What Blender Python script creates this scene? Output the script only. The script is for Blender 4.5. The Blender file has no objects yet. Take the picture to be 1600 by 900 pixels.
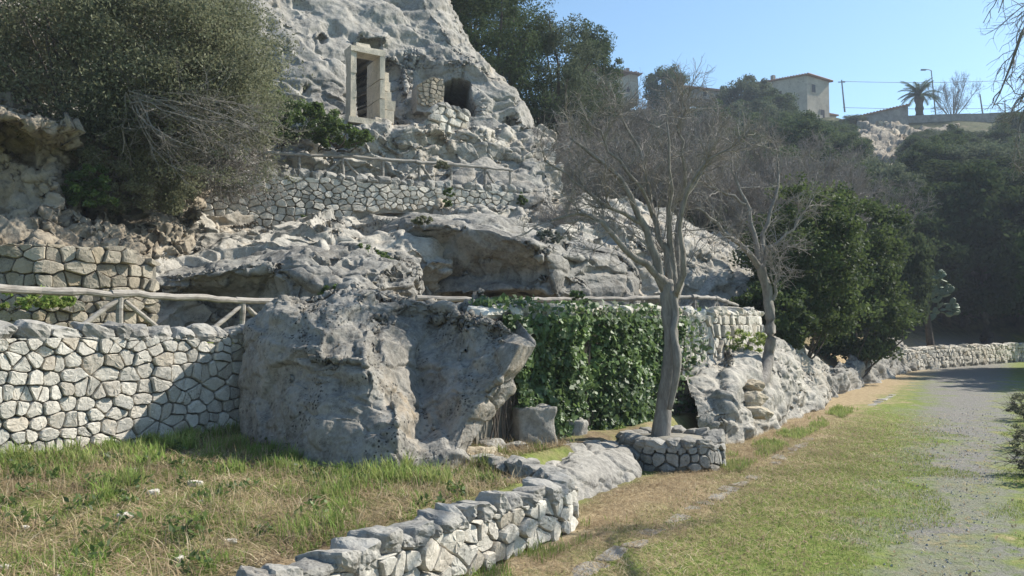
import bpy, math, random
import numpy as np
from mathutils import Vector, Matrix
# ------------------------------------------------------------------ camera, sky, sun, exposure
SC = bpy.context.scene
F = 1250.0; CAMZ = 1.7; PITCH = math.atan(65.0/F)
cam = bpy.data.objects.new('camera', bpy.data.cameras.new('camera')); SC.collection.objects.link(cam)
cam.location = (0, 0, CAMZ); cam.rotation_euler = (math.pi/2+PITCH, 0, 0)
cam.data.sensor_width = 36.0; cam.data.lens = 36.0*F/1600.0
cam.data.clip_start = 0.05; cam.data.clip_end = 6000
SC.camera = cam
SUN_AZ = math.radians(20.0)      # from +x towards +y
SUN_EL = math.radians(41.0)
sd = Vector((math.cos(SUN_EL)*math.cos(SUN_AZ), math.cos(SUN_EL)*math.sin(SUN_AZ), math.sin(SUN_EL)))
w = bpy.data.worlds.new('World'); SC.world = w; w.use_nodes = True
nt = w.node_tree
bg = nt.nodes['Background']; sky = nt.nodes.new('ShaderNodeTexSky'); sky.sky_type = 'NISHITA'; sky.sun_disc = False
sky.sun_elevation = SUN_EL; sky.sun_rotation = math.radians(90.0)-SUN_AZ
sky.air_density = 1.0; sky.dust_density = 0.5; sky.ozone_density = 1.0; sky.altitude = 100
tc = nt.nodes.new('ShaderNodeMix'); tc.data_type = 'RGBA'; tc.blend_type = 'MULTIPLY'; tc.inputs[0].default_value = 1.0; tc.inputs[7].default_value = (.85, 1.0, 1.02, 1)
nt.links.new(sky.outputs[0], tc.inputs[6]); nt.links.new(tc.outputs[2], bg.inputs[0]); bg.inputs[1].default_value = 0.100
sl = bpy.data.lights.new('sun', 'SUN'); sl.energy = 4.6; sl.angle = math.radians(0.53); sl.color = (1.0, 0.94, 0.83)
so = bpy.data.objects.new('sun', sl); SC.collection.objects.link(so)
so.rotation_euler = sd.to_track_quat('Z', 'Y').to_euler()
vs = SC.view_settings; vs.view_transform = 'Standard'; vs.look = 'None'; vs.exposure = 1.0; vs.gamma = 1.0
SC.cycles.max_bounces = 6; SC.cycles.transparent_max_bounces = 8; SC.cycles.volume_bounces = 0
SC.cycles.diffuse_bounces = 3; SC.cycles.use_adaptive_sampling = False
SC.cycles.use_denoising = True
# ------------------------------------------------------------------ coordinates
def P(u, v, d):
    a = (450.0-v)/F; c, s = math.cos(PITCH), math.sin(PITCH)
    y = c-a*s; k = d/y
    return np.array(((u-800.0)/F*k, d, CAMZ+(s+a*c)*k))
TX, TY = 0.527, 0.85             # along the path
def wt(x, y): return -TY*x+TX*y, TX*x+TY*y
def xy(w_, t_): return -TY*w_+TX*t_, TX*w_+TY*t_
def sm(x, a, b):
    k = np.clip((x-a)/(b-a), 0, 1); return k*k*(3-2*k)
# ------------------------------------------------------------------ noise
_perm = np.random.RandomState(7).permutation(512)
_gr = np.random.RandomState(3).normal(size=(512, 3)); _gr /= np.linalg.norm(_gr, axis=1)[:, None]
_rv = np.random.RandomState(5).rand(512, 3)
def _h(i, j, k): return _perm[(_perm[(_perm[i & 511]+j) & 511]+k) & 511]
def perlin(p):
    i = np.floor(p).astype(np.int64); f = p-i; u = f*f*f*(f*(f*6-15)+10); r = 0
    for a in (0, 1):
        for b in (0, 1):
            for c in (0, 1):
                g = _gr[_h(i[:, 0]+a, i[:, 1]+b, i[:, 2]+c)]
                d = g[:, 0]*(f[:, 0]-a)+g[:, 1]*(f[:, 1]-b)+g[:, 2]*(f[:, 2]-c)
                r = r+d*(u[:, 0] if a else 1-u[:, 0])*(u[:, 1] if b else 1-u[:, 1])*(u[:, 2] if c else 1-u[:, 2])
    return r*1.6
def fbm(p, o=4, g=0.5):
    r = 0; a = 1.0; q = p.copy()
    for _ in range(o):
        r = r+a*perlin(q); q = q*2.03+17.3; a *= g
    return r
def ridged(p, o=4):
    r = 0; a = 1.0; q = p.copy()
    for _ in range(o):
        r = r+a*(0.5-np.abs(perlin(q))); q = q*2.1+9.1; a *= 0.5
    return r
def worley(p):
    i = np.floor(p).astype(np.int64); n = len(p)
    f1 = np.full(n, 9.0); f2 = np.full(n, 9.0); idc = np.zeros(n, dtype=np.int64)
    for a in (-1, 0, 1):
        for b in (-1, 0, 1):
            for c in (-1, 0, 1):
                h = _h(i[:, 0]+a, i[:, 1]+b, i[:, 2]+c)
                q = np.stack((i[:, 0]+a, i[:, 1]+b, i[:, 2]+c), 1)+_rv[h]
                d = np.linalg.norm(q-p, axis=1)
                m = d < f1
                f2 = np.where(m, f1, np.minimum(f2, d)); idc = np.where(m, h, idc); f1 = np.where(m, d, f1)
    return f1, f2, _rv[idc]
# ------------------------------------------------------------------ objects
def link(o, parent=None):
    SC.collection.objects.link(o)
    if parent is not None: o.parent = parent
    return o
def tag(o, label=None, cat=None, group=None, kind=None):
    if label: o['label'] = label
    if cat: o['category'] = cat
    if group: o['group'] = group
    if kind: o['kind'] = kind
    return o
def thing(name, label, cat, loc=(0, 0, 0), group=None):
    o = bpy.data.objects.new(name, None); o.empty_display_size = 0.2; o.location = [float(c) for c in loc]
    return tag(link(o), label, cat, group)
def npmesh(name, V, Fs, mat, smooth=False, attr=None):
    """Fs: array (n,k) or list of arrays"""
    me = bpy.data.meshes.new(name)
    if isinstance(Fs, np.ndarray): Fs = [Fs]
    Fs = [f for f in Fs if len(f)]
    V = np.ascontiguousarray(V, dtype=np.float32)
    me.vertices.add(len(V)); me.vertices.foreach_set('co', V.ravel())
    tot = np.concatenate([np.full(len(f), f.shape[1]) for f in Fs]); idx = np.concatenate([f.ravel() for f in Fs])
    me.loops.add(len(idx)); me.loops.foreach_set('vertex_index', idx.astype(np.int32))
    st = np.concatenate(([0], np.cumsum(tot)[:-1]))
    me.polygons.add(len(tot)); me.polygons.foreach_set('loop_start', st.astype(np.int32))
    try: me.polygons.foreach_set('loop_total', tot.astype(np.int32))
    except Exception: pass
    me.polygons.foreach_set('use_smooth', np.full(len(tot), bool(smooth)))
    if attr is not None:
        for k, a in attr.items():
            A = me.attributes.new(k, 'FLOAT', 'POINT'); A.data.foreach_set('value', np.ascontiguousarray(a, dtype=np.float32))
    me.update(calc_edges=True)
    for m in (mat if isinstance(mat, (list, tuple)) else [mat]): me.materials.append(m)
    return me
def mk(name, V, Fs, mat, parent=None, smooth=False, attr=None):
    V = np.asarray(V, dtype=float)
    if parent is not None:
        q = parent; off = np.zeros(3)
        while q is not None: off = off+np.array(q.location); q = q.parent
        V = V-off
    return link(bpy.data.objects.new(name, npmesh(name, V, Fs, mat, smooth, attr)), parent)
def copy_tree(o, parent=None):
    c = o.copy(); SC.collection.objects.link(c); c.parent = parent
    for ch in CH.get(o.name, ()): copy_tree(ch, c)
    return c
CH = {}
def remember(root):
    for o in list(bpy.data.objects):
        if o.parent is not None: CH.setdefault(o.parent.name, []); 
    for k in list(CH): CH[k] = []
    for o in list(bpy.data.objects):
        if o.parent is not None: CH.setdefault(o.parent.name, []).append(o)
def box(x0, x1, y0, y1, z0, z1):
    V = np.array([(x, y, z) for x in (x0, x1) for y in (y0, y1) for z in (z0, z1)], float)
    Fs = np.array([(0, 1, 3, 2), (4, 6, 7, 5), (0, 4, 5, 1), (2, 3, 7, 6), (0, 2, 6, 4), (1, 5, 7, 3)])
    return V, Fs
def merge(L):
    VV = []; FF = {}; n = 0
    for V, Fs in L:
        for f in (Fs if isinstance(Fs, list) else [Fs]):
            FF.setdefault(f.shape[1], []).append(f+n)
        VV.append(V); n += len(V)
    return np.concatenate(VV), [np.concatenate(f) for f in FF.values()]
def obox(c, ax, ay, az):
    """oriented box: centre, half-vectors"""
    V, Fs = box(-1, 1, -1, 1, -1, 1)
    return np.asarray(c)+V[:, :1]*np.asarray(ax)+V[:, 1:2]*np.asarray(ay)+V[:, 2:]*np.asarray(az), Fs
# ------------------------------------------------------------------ materials
class NB:
    def __init__(s, name, rough=0.9, spec=0.2):
        s.m = bpy.data.materials.new(name); s.m.use_nodes = True; s.t = s.m.node_tree
        s.b = s.t.nodes['Principled BSDF']; s.b.inputs['Roughness'].default_value = rough
        s.b.inputs['Specular IOR Level'].default_value = spec
        s.out = s.t.nodes['Material Output']
        s.co = s.n('ShaderNodeTexCoord').outputs['Object']
    def n(s, ty, **k):
        x = s.t.nodes.new(ty)
        for a, b in k.items(): setattr(x, a, b)
        return x
    def l(s, a, b): s.t.links.new(a, b)
    def vin(s, sock, v):
        if hasattr(v, 'is_linked') or isinstance(v, bpy.types.NodeSocket): s.l(v, sock)
        else: sock.default_value = v
    def noise(s, scale, detail=4, rough=0.55, co=None, dist=0.0):
        x = s.n('ShaderNodeTexNoise'); s.l(co or s.co, x.inputs['Vector'])
        x.inputs['Scale'].default_value = scale; x.inputs['Detail'].default_value = detail
        x.inputs['Roughness'].default_value = rough; x.inputs['Distortion'].default_value = dist
        return x.outputs[0]
    def voro(s, scale, feature='F1', co=None, out=0):
        x = s.n('ShaderNodeTexVoronoi', feature=feature); s.l(co or s.co, x.inputs['Vector']); x.inputs['Scale'].default_value = scale
        return x.outputs[out]
    def rng(s, v, a, b, c=0.0, d=1.0):
        x = s.n('ShaderNodeMapRange'); s.vin(x.inputs[0], v)
        for i, q in enumerate((a, b, c, d)): x.inputs[i+1].default_value = q
        return x.outputs[0]
    def math(s, op, a, b=0.0, clamp=False):
        x = s.n('ShaderNodeMath', operation=op, use_clamp=clamp); s.vin(x.inputs[0], a); s.vin(x.inputs[1], b); return x.outputs[0]
    def mix(s, f, a, b, bt='MIX'):
        x = s.n('ShaderNodeMix', data_type='RGBA', blend_type=bt); s.vin(x.inputs[0], f)
        for i, q in ((6, a), (7, b)):
            if isinstance(q, (tuple, list)): x.inputs[i].default_value = (*q, 1) if len(q) == 3 else q
            else: s.l(q, x.inputs[i])
        return x.outputs[2]
    def scaled(s, vec):
        x = s.n('ShaderNodeMapping'); s.l(s.co, x.inputs[0]); x.inputs['Scale'].default_value = vec; return x.outputs[0]
    def bump(s, h, strength, dist, prev=None):
        x = s.n('ShaderNodeBump'); s.l(h, x.inputs['Height']); x.inputs['Strength'].default_value = strength
        x.inputs['Distance'].default_value = dist
        if prev is not None: s.l(prev, x.inputs['Normal'])
        return x.outputs[0]
    def col(s, c): s.l(c, s.b.inputs['Base Color']) if not isinstance(c, tuple) else setattr(s.b.inputs['Base Color'], 'default_value', (*c, 1))
    def nor(s, x): s.l(x, s.b.inputs['Normal'])
    def attr(s, name): x = s.n('ShaderNodeAttribute'); x.attribute_name = name; return x.outputs['Fac']
    def rand(s): return s.n('ShaderNodeObjectInfo').outputs['Random']
def rock_mat(name, light=(.46, .445, .42), mid=(.31, .30, .285), dark=(.13, .128, .125), ochre=(.47, .36, .23), och=0.35, sc=1.0, bump=0.5, dk=0.5, rnd=0.0, streak=.6, lich=0):
    n = NB(name, 0.95, 0.1)
    light, mid, dark, ochre = [tuple(x*.76*y_ for x, y_ in zip(c_, (1.03, 1.0, .95))) for c_ in (light, mid, dark, ochre)]
    co = n.co
    if rnd:
        r = n.rand(); va = n.n('ShaderNodeVectorMath', operation='ADD'); n.l(n.co, va.inputs[0])
        cb = n.n('ShaderNodeCombineXYZ'); n.l(n.math('MULTIPLY', r, 37.0), cb.inputs[0]); n.l(n.math('MULTIPLY', r, 91.0), cb.inputs[1]); n.l(cb.outputs[0], va.inputs[1])
        co = va.outputs[0]; n.co = co
    a = n.noise(0.9*sc, 5, .6, co, 0.3); b = n.noise(3.5*sc, 6, .65, co); c = n.noise(17*sc, 5, .7, co)
    k = n.mix(n.rng(a, .42, .60), mid, light)
    k = n.mix(n.rng(n.noise(1.7*sc, 6, .7, co, .5), .5, .66, 0, .55), k, tuple(x*1.5 for x in dark))
    k = n.mix(n.math('MULTIPLY', n.rng(b, .52, .68), dk), k, dark)
    o = n.noise(0.55*sc, 4, .55, n.scaled((1, 1, .6))); o2 = n.noise(2.7*sc, 5, .6, co)
    k = n.mix(n.math('MULTIPLY', n.rng(n.math('ADD', o, n.math('MULTIPLY', o2, .5)), .80, .98), och), k, ochre)
    st = n.noise(2.2*sc, 5, .65, n.scaled((1, 1, .16)), .4); k = n.mix(n.rng(st, .52, .68, 0, streak), k, tuple(x*1.1 for x in dark))
    k = n.mix(n.rng(c, .42, .68, .0, .5), k, tuple(x*1.3 for x in light))
    sp = n.voro(38*sc, co=co)
    k = n.mix(n.math('MULTIPLY', n.rng(sp, .12, .28, 1.0, 0.0), n.rng(b, .45, .6)), k, tuple(x*.55 for x in dark))
    sp2 = n.voro(10*sc, co=co); k = n.mix(n.math('MULTIPLY', n.rng(sp2, .12, .34, .75, 0.0), n.rng(n.noise(1.3*sc, 4, .6, co), .46, .58)), k, tuple(x*.8 for x in dark))
    if lich:
        k = n.mix(n.math('MULTIPLY', n.rng(n.voro(24, co=co), .2, .34, .95, 0), n.rng(n.noise(2.1, 5, .7, co), .54, .60)), k, (.012, .012, .013))
    if rnd:
        r2 = n.math('FRACT', n.math('MULTIPLY', r, 7.13))
        k = n.mix(n.rng(r, 0, 1, 0, rnd), k, dark)
        k = n.mix(n.rng(r2, .8, 1, 0, och), k, ochre)
        k = n.mix(n.rng(r2, .25, 0, 0, .5), k, tuple(min(1, x*1.2) for x in light))
    n.col(k)
    h = n.math('ADD', n.math('MULTIPLY', b, 1.0), n.math('MULTIPLY', c, .35))
    pits = n.rng(n.voro(9*sc, co=co), 0, .35)
    bb = n.bump(h, bump, .06/sc)
    bb = n.bump(n.math('MULTIPLY', pits, n.rng(a, .4, .6)), bump*.4, .015/sc, bb)
    bb = n.bump(n.noise(26*sc, 5, .75, co), bump*.9, .018/sc, bb)
    bb = n.bump(n.rng(n.voro(30*sc, co=co), 0, .3), bump*.5, .008/sc, bb)
    n.nor(bb)
    return n.m
def plain(name, c1, c2, sc=6, rough=.85, bump=.3, dist=.01, stretch=None):
    n = NB(name, rough, .2); co = n.scaled(stretch) if stretch else n.co
    a = n.noise(sc, 5, .6, co); b = n.noise(sc*5, 4, .6, co)
    n.col(n.mix(n.rng(n.math('ADD', n.math('MULTIPLY', a, .7), n.math('MULTIPLY', b, .3)), .35, .65), c1, c2))
    n.nor(n.bump(n.math('ADD', a, n.math('MULTIPLY', b, .5)), bump, dist)); return n.m
def leaf_mat(name, c1, c2, c3, trans=.35, rough=.5, spec=.35, patch=0.9):
    n = NB(name, rough, spec); t = n.attr('tint'); geo = n.n('ShaderNodeNewGeometry')
    k = n.mix(n.rng(t, 0, .7), c1, c2); k = n.mix(n.rng(t, .75, 1), k, c3)
    k = n.mix(n.rng(n.noise(patch, 3, .5), .4, .65, 0, .55), k, tuple(x*.6 for x in c1))
    n.col(k)
    tr = n.n('ShaderNodeBsdfTranslucent'); n.l(n.mix(.5, k, tuple(x*1.3 for x in c3)), tr.inputs[0])
    mx = n.n('ShaderNodeMixShader'); mx.inputs[0].default_value = trans
    n.l(n.b.outputs[0], mx.inputs[1]); n.l(tr.outputs[0], mx.inputs[2]); n.l(mx.outputs[0], n.out.inputs[0])
    return n.m
M = {}
M['cliff'] = rock_mat('cliff_limestone', light=(.42, .41, .39), mid=(.29, .285, .275), och=.35, sc=.8, bump=.7)
M['slope'] = rock_mat('slope_limestone', light=(.52, .50, .46), mid=(.38, .37, .35), och=.45, sc=1.0, bump=.6)
M['bank'] = rock_mat('ochre_bank_rock', light=(.38, .34, .28), mid=(.26, .225, .18), dark=(.12, .10, .08), ochre=(.45, .33, .2), och=.7, sc=1.0, bump=.6)
M['outcrop'] = rock_mat('outcrop_limestone', light=(.42, .41, .39), mid=(.28, .275, .265), och=.22, sc=1.0, bump=.6)
M['boulder'] = rock_mat('boulder_limestone', light=(.38, .37, .35), mid=(.25, .24, .222), dark=(.095, .092, .086), och=.55, sc=1.3, bump=.7, dk=.75, lich=1)
M['stone'] = rock_mat('pale_wall_stone', light=(.74, .72, .67), mid=(.58, .565, .53), dark=(.22, .21, .195), och=.35, sc=3.0, bump=.6, dk=.35, rnd=.3)
M['coping'] = rock_mat('grey_coping_stone', light=(.42, .415, .40), mid=(.30, .296, .285), dark=(.12, .118, .115), och=.12, sc=3.0, bump=.5, dk=.55, rnd=.25)
M['gap'] = plain('wall_gap_soil', (.14, .13, .11), (.28, .26, .22), 8, .95)
M['ochre_stone'] = rock_mat('ochre_wall_stone', light=(.55, .50, .41), mid=(.43, .38, .30), dark=(.2, .18, .15), och=.6, sc=2.4, bump=.5, dk=.3, rnd=.25)
M['wood'] = plain('weathered_wood', (.17, .15, .13), (.37, .345, .31), 5, .8, .5, .01, (1, 1, 5))
M['bark'] = plain('grey_bark', (.14, .125, .11), (.29, .268, .24), 9, .9, .8, .02, (2.2, 2.2, .5))
M['darkbark'] = plain('dark_bark', (.05, .043, .035), (.12, .10, .085), 6, .9, .6, .02)
M['twig'] = plain('twig_bark', (.16, .142, .13), (.31, .285, .26), 3, .9, .1)
M['plaster'] = rock_mat('old_plaster', light=(.56, .52, .455), mid=(.42, .385, .335), dark=(.28, .25, .21), och=.25, sc=.35, bump=.2, dk=.6, streak=.7)
M['stonehouse'] = plain('house_stone', (.16, .15, .14), (.30, .285, .26), 1.6, .95, .5, .05)
M['tiles'] = plain('roof_tile', (.22, .12, .08), (.36, .22, .16), 3, .9, .4, .03)
M['void'] = plain('dark_window', (.012, .012, .013), (.03, .03, .032), 2, .4)
M['metal'] = plain('grey_metal', (.16, .165, .17), (.28, .285, .29), 4, .5)
M['framestone'] = rock_mat('dressed_door_stone', light=(.76, .69, .59), mid=(.60, .545, .46), dark=(.32, .29, .245), och=.2, sc=2.0, bump=.5, dk=.5, streak=.4)
M['olive'] = leaf_mat('olive_leaf', (.065, .076, .038), (.165, .175, .10), (.29, .295, .19), .3, .6, .2)
M['olive_blue'] = leaf_mat('grey_blue_leaf', (.045, .058, .042), (.10, .12, .095), (.18, .20, .165), .22, .6, .2)
M['green'] = leaf_mat('green_leaf', (.035, .06, .018), (.085, .14, .035), (.16, .23, .06), .35)
M['glossy'] = leaf_mat('glossy_leaf', (.02, .038, .014), (.048, .078, .026), (.14, .185, .06), .28, .7, .2)
M['ivy'] = leaf_mat('ivy_leaf', (.045, .08, .03), (.10, .16, .06), (.22, .32, .11), .28, .5, .35)
M['far'] = leaf_mat('far_evergreen_leaf', (.028, .050, .022), (.068, .10, .045), (.13, .165, .08), .25, .9, .02, .25)
M['farb'] = leaf_mat('far_grey_green_leaf', (.045, .06, .038), (.10, .125, .08), (.16, .185, .12), .25, .9, .02, .25)
M['grove'] = leaf_mat('shaded_grove_leaf', (.018, .034, .014), (.045, .072, .030), (.10, .13, .055), .2, .95, .02, .25)  # backlit shade of the grove crowns put into a darker leaf colour
M['grass'] = leaf_mat('grass_blade', (.085, .155, .022), (.20, .31, .06), (.40, .40, .17), .35, .7, .2, 1.3)
M['straw'] = leaf_mat('dry_straw', (.20, .14, .085), (.42, .33, .20), (.62, .53, .36), .25, .8, .1, 1.3)
M['cactus'] = plain('cactus_pad', (.10, .15, .09), (.22, .27, .19), 3, .5)
M['scar'] = rock_mat('scar_rock', light=(.42, .38, .32), mid=(.27, .24, .20), dark=(.12, .11, .10), ochre=(.40, .29, .18), och=.7, sc=.35, bump=.8, dk=.7)
M['stained_shaded'] = rock_mat('stained_shaded_outcrop_limestone', light=(.36, .355, .34), mid=(.23, .226, .22), dark=(.085, .085, .083), och=.15, sc=.9, bump=.6, dk=.8, streak=.95)  # weather stains, with shade of overhang and hollow also darkened into the colour
M['rubble'] = rock_mat('rough_rubble_stone', light=(.48, .44, .37), mid=(.34, .31, .265), dark=(.15, .14, .125), ochre=(.46, .37, .25), och=.5, sc=2.4, bump=.7, dk=.6, rnd=.4)
# ------------------------------------------------------------------ builders: lofted rock surfaces
def catmull(A, n, closed=False, tens=0.5):
    """resample control rows A (K,...) to n along axis 0; tens 0 = straight pieces, 1 = full catmull"""
    K = len(A); t = np.linspace(0, K if closed else K-1, n, endpoint=not closed)
    i = np.minimum(t.astype(int), K-1 if closed else K-2); f = (t-i).reshape((-1,)+(1,)*(A.ndim-1))
    g = (lambda j: A[j % K]) if closed else (lambda j: A[np.clip(j, 0, K-1)])
    p0, p1, p2, p3 = g(i-1), g(i), g(i+1), g(i+2)
    cr = .5*((2*p1)+(-p0+p2)*f+(2*p0-5*p1+4*p2-p3)*f*f+(-p0+3*p1-3*p2+p3)*f**3)
    return (p1+(p2-p1)*f)*(1-tens)+cr*tens
def gnorm(G, closed=False):
    if closed:
        du = np.roll(G, -1, 1)-np.roll(G, 1, 1)
    else: du = np.gradient(G, axis=1)
    dv = np.gradient(G, axis=0)
    N = np.cross(du, dv); L = np.linalg.norm(N, axis=2, keepdims=True); return N/np.maximum(L, 1e-9)
def gfaces(R, C, closed=False):
    i, j = np.meshgrid(np.arange(R-1), np.arange(C if closed else C-1), indexing='ij'); j2 = (j+1) % C
    return np.stack((i*C+j, (i+1)*C+j, (i+1)*C+j2, i*C+j2), -1).reshape(-1, 4)
def rockify(G, amps, closed=False, seed=0, side=1.0, edge=None):
    """amps: list of (kind, size in m, height in m). Displaces the surface along its normal, coarse first."""
    R, C, _ = G.shape
    for kind, size, h in amps:
        N = gnorm(G, closed)*side; p = G.reshape(-1, 3)/size+seed*13.7
        if kind == 'fbm': d = fbm(p, 4)*1.2
        elif kind == 'ridge': d = ridged(p, 4)-.35
        elif kind == 'block':
            f1, f2, r = worley(p*np.array((.8, .8, 1.25))); d = (r[:, 0]-.5)*1.5*np.clip((f2-f1)*5, 0, 1)-.35*(1-np.clip((f2-f1)*7, 0, 1))
        elif kind == 'facet':
            q = p+fbm(p*.9, 2)[:, None]*.25; q = q*np.array((.85, .85, 1.2)); f1, f2, r = worley(q); i_ = np.floor(q); nn = r*2-1; d = ((q-np.floor(q)-.5)*0).sum(1)
            c_ = worley_c(q); d = np.clip(((q-c_)*nn).sum(1)*1.3, -.8, .8)+(r[:, 1]-.5)*.9; d = d*np.clip((f2-f1)*9, .25, 1)
        elif kind == 'crack':
            q = p+fbm(p*1.1, 3)[:, None]*.3; f1, f2, r = worley(q*np.array((.8, .8, 1.5))); d = -(1-np.clip((f2-f1)*9, 0, 1))*np.clip((fbm(p*.3+9, 2)+.25)*3, 0, 1)
        elif kind == 'pit':
            q = p+np.stack((fbm(p*1.1, 3), fbm(p*1.1+9, 3), fbm(p*1.1+21, 3)), 1)*.55; f1, f2, r = worley(q*np.array((.75, .75, 1.0))); m = fbm(p*.23+4, 2)
            d = -np.clip(1-f1/.5, 0, 1)**.7*np.clip((m+.18)*4, 0, 1)
        elif kind == 'strata':
            z = p[:, 2]*1.0+fbm(p*.35, 3)*1.3+.12*p[:, 0]; f = z-np.floor(z); d = np.where(f < .78, f/.78, (1-f)/.22)-.5
        G = G+N*(d*h).reshape(R, C, 1)*(1 if edge is None else edge)
    return G
def worley_c(p):
    i = np.floor(p).astype(np.int64); best = np.full(len(p), 9.0); C = np.zeros_like(p)
    for a in (-1, 0, 1):
        for b in (-1, 0, 1):
            for c in (-1, 0, 1):
                h = _h(i[:, 0]+a, i[:, 1]+b, i[:, 2]+c); q = np.stack((i[:, 0]+a, i[:, 1]+b, i[:, 2]+c), 1)+_rv[h]; d = np.linalg.norm(q-p, axis=1); m = d < best
                C[m] = q[m]; best = np.where(m, d, best)
    return C
def net(name, rows, n, m, mat, amps, seed=0, tens=.5, post=None, label=None, cat=None, kind='structure', mod=None, side=-1.0, parent=None):
    A = np.array([[P(*q) for q in r] for r in rows])
    G = catmull(catmull(A, n, tens=tens).transpose(1, 0, 2), m, tens=tens).transpose(1, 0, 2)
    if mod: G = mod(G)
    # face the camera
    N = gnorm(G); c = G-np.array((0, 0, CAMZ)); s = -1.0 if (N*c).sum() > 0 else 1.0
    G = rockify(G, amps, seed=seed, side=s)
    if post: G = post(G)
    Fs = gfaces(n, m)
    if s < 0: Fs = Fs[:, ::-1]
    o = mk(name, G.reshape(-1, 3), Fs, mat, parent, smooth=True)
    if parent is None: tag(o, label, cat, kind=kind)
    return o
def inpoly(u, v, poly):
    r = np.zeros(u.shape, bool); n = len(poly)
    for i in range(n):
        x1, y1 = poly[i]; x2, y2 = poly[(i+1) % n]
        c = ((y1 > v) != (y2 > v)); xx = (x2-x1)*(v-y1)/((y2-y1) if y2 != y1 else 1e-9)+x1
        r ^= c & (u < xx)
    return r
def proj(G):
    x, y, z = G[..., 0], G[..., 1], G[..., 2]-CAMZ; c, s = math.cos(PITCH), math.sin(PITCH)
    f = y*c+z*s; up = z*c-y*s; return 800+F*x/f, 450-F*up/f
# ------------------------------------------------------------------ stones
_cs = {}
def cubesphere(n):
    if n in _cs: return _cs[n]
    vs_ = {}; V = []; Q = []
    def vid(p):
        k = tuple(np.round(p, 5))
        if k not in vs_: vs_[k] = len(V); V.append(p)
        return vs_[k]
    for ax in range(3):
        for s in (-1, 1):
            for i in range(n):
                for j in range(n):
                    q = []
                    for a, b in ((i, j), (i+1, j), (i+1, j+1), (i, j+1)):
                        p = [0, 0, 0]; p[ax] = s; p[(ax+1) % 3] = (-1+2*a/n)*1.0; p[(ax+2) % 3] = -1+2*b/n; q.append(vid(tuple(p)))
                    Q.append(q if s > 0 else q[::-1])
    _cs[n] = (np.array(V, float), np.array(Q)); return _cs[n]
def stone_verts(dx, dy, dz, seed, n=4, boxy=.55, rough=.08, cuts=5):
    V, Q = cubesphere(n); rs = np.random.RandomState(seed)
    S = V/np.linalg.norm(V, axis=1)[:, None]; p = S*(1-boxy)*1.12+V*boxy*.93
    for _ in range(cuts):
        nn = rs.normal(size=3); nn /= np.linalg.norm(nn); d = rs.uniform(.66, .95)
        k = p@nn-d; p = p-np.clip(k, 0, None)[:, None]*nn*.8
    p = p*(1+rough*fbm(p*1.6+rs.rand(3)*50, 3)[:, None])
    return p*np.array((dx, dy, dz))*.5, Q
def frame(ax, up=(0, 0, 1)):
    """matrix columns: along, depth, up"""
    a = np.array(ax, float); a /= np.linalg.norm(a); z = np.array(up, float); y = np.cross(z, a); y /= np.linalg.norm(y); z = np.cross(a, y)
    return np.stack((a, y, z), 1)
def rotz_jit(rs, a): 
    e = rs.uniform(-a, a, 3); return np.array(Matrix.Rotation(e[0], 3, 'X')@Matrix.Rotation(e[1], 3, 'Y')@Matrix.Rotation(e[2], 3, 'Z'))
# ------------------------------------------------------------------ dry stone walls: every face stone is its own polygon
def clip(poly, px, py, nx, ny):
    out = []; n = len(poly)
    for i in range(n):
        a = poly[i]; b = poly[(i+1) % n]
        da = (a[0]-px)*nx+(a[1]-py)*ny; db = (b[0]-px)*nx+(b[1]-py)*ny
        if da <= 0: out.append(a)
        if (da < 0 < db) or (db < 0 < da):
            k = da/(da-db); out.append((a[0]+(b[0]-a[0])*k, a[1]+(b[1]-a[1])*k))
    return out
def cells(L, z0, z1, cw, ch, rs, jit=.24):
    asp = cw/ch*.8; S = []; z = z0-ch*.3; r = 0
    while z < z1+ch:
        h = ch*rs.choice([.45, .8, 1.1, 1.5], p=[.22, .26, .30, .22]); s = -cw*rs.rand()
        while s < L+cw:
            wd = cw*rs.choice([.32, .6, 1, 1.5, 2.1], p=[.18, .22, .25, .22, .13]); S.append((s+wd/2, (z+h/2+rs.uniform(-jit, jit)*ch)*asp)); s += wd
        z += h
    S = np.array(S); out = []
    for i, (x, y) in enumerate(S):
        d = np.hypot(S[:, 0]-x, S[:, 1]-y); nb = np.argsort(d)[1:22]
        poly = [(x-2*cw, y-2*cw), (x+2*cw, y-2*cw), (x+2*cw, y+2*cw), (x-2*cw, y+2*cw)]
        for j in nb:
            if d[j] > 4*cw: break
            mx, my = (S[i]+S[j])/2; dx, dy = S[j]-S[i]; poly = clip(poly, mx, my, dx, dy)
            if len(poly) < 3: break
        if len(poly) >= 3: out.append([(a, b/asp) for a, b in poly])
    return out
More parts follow.
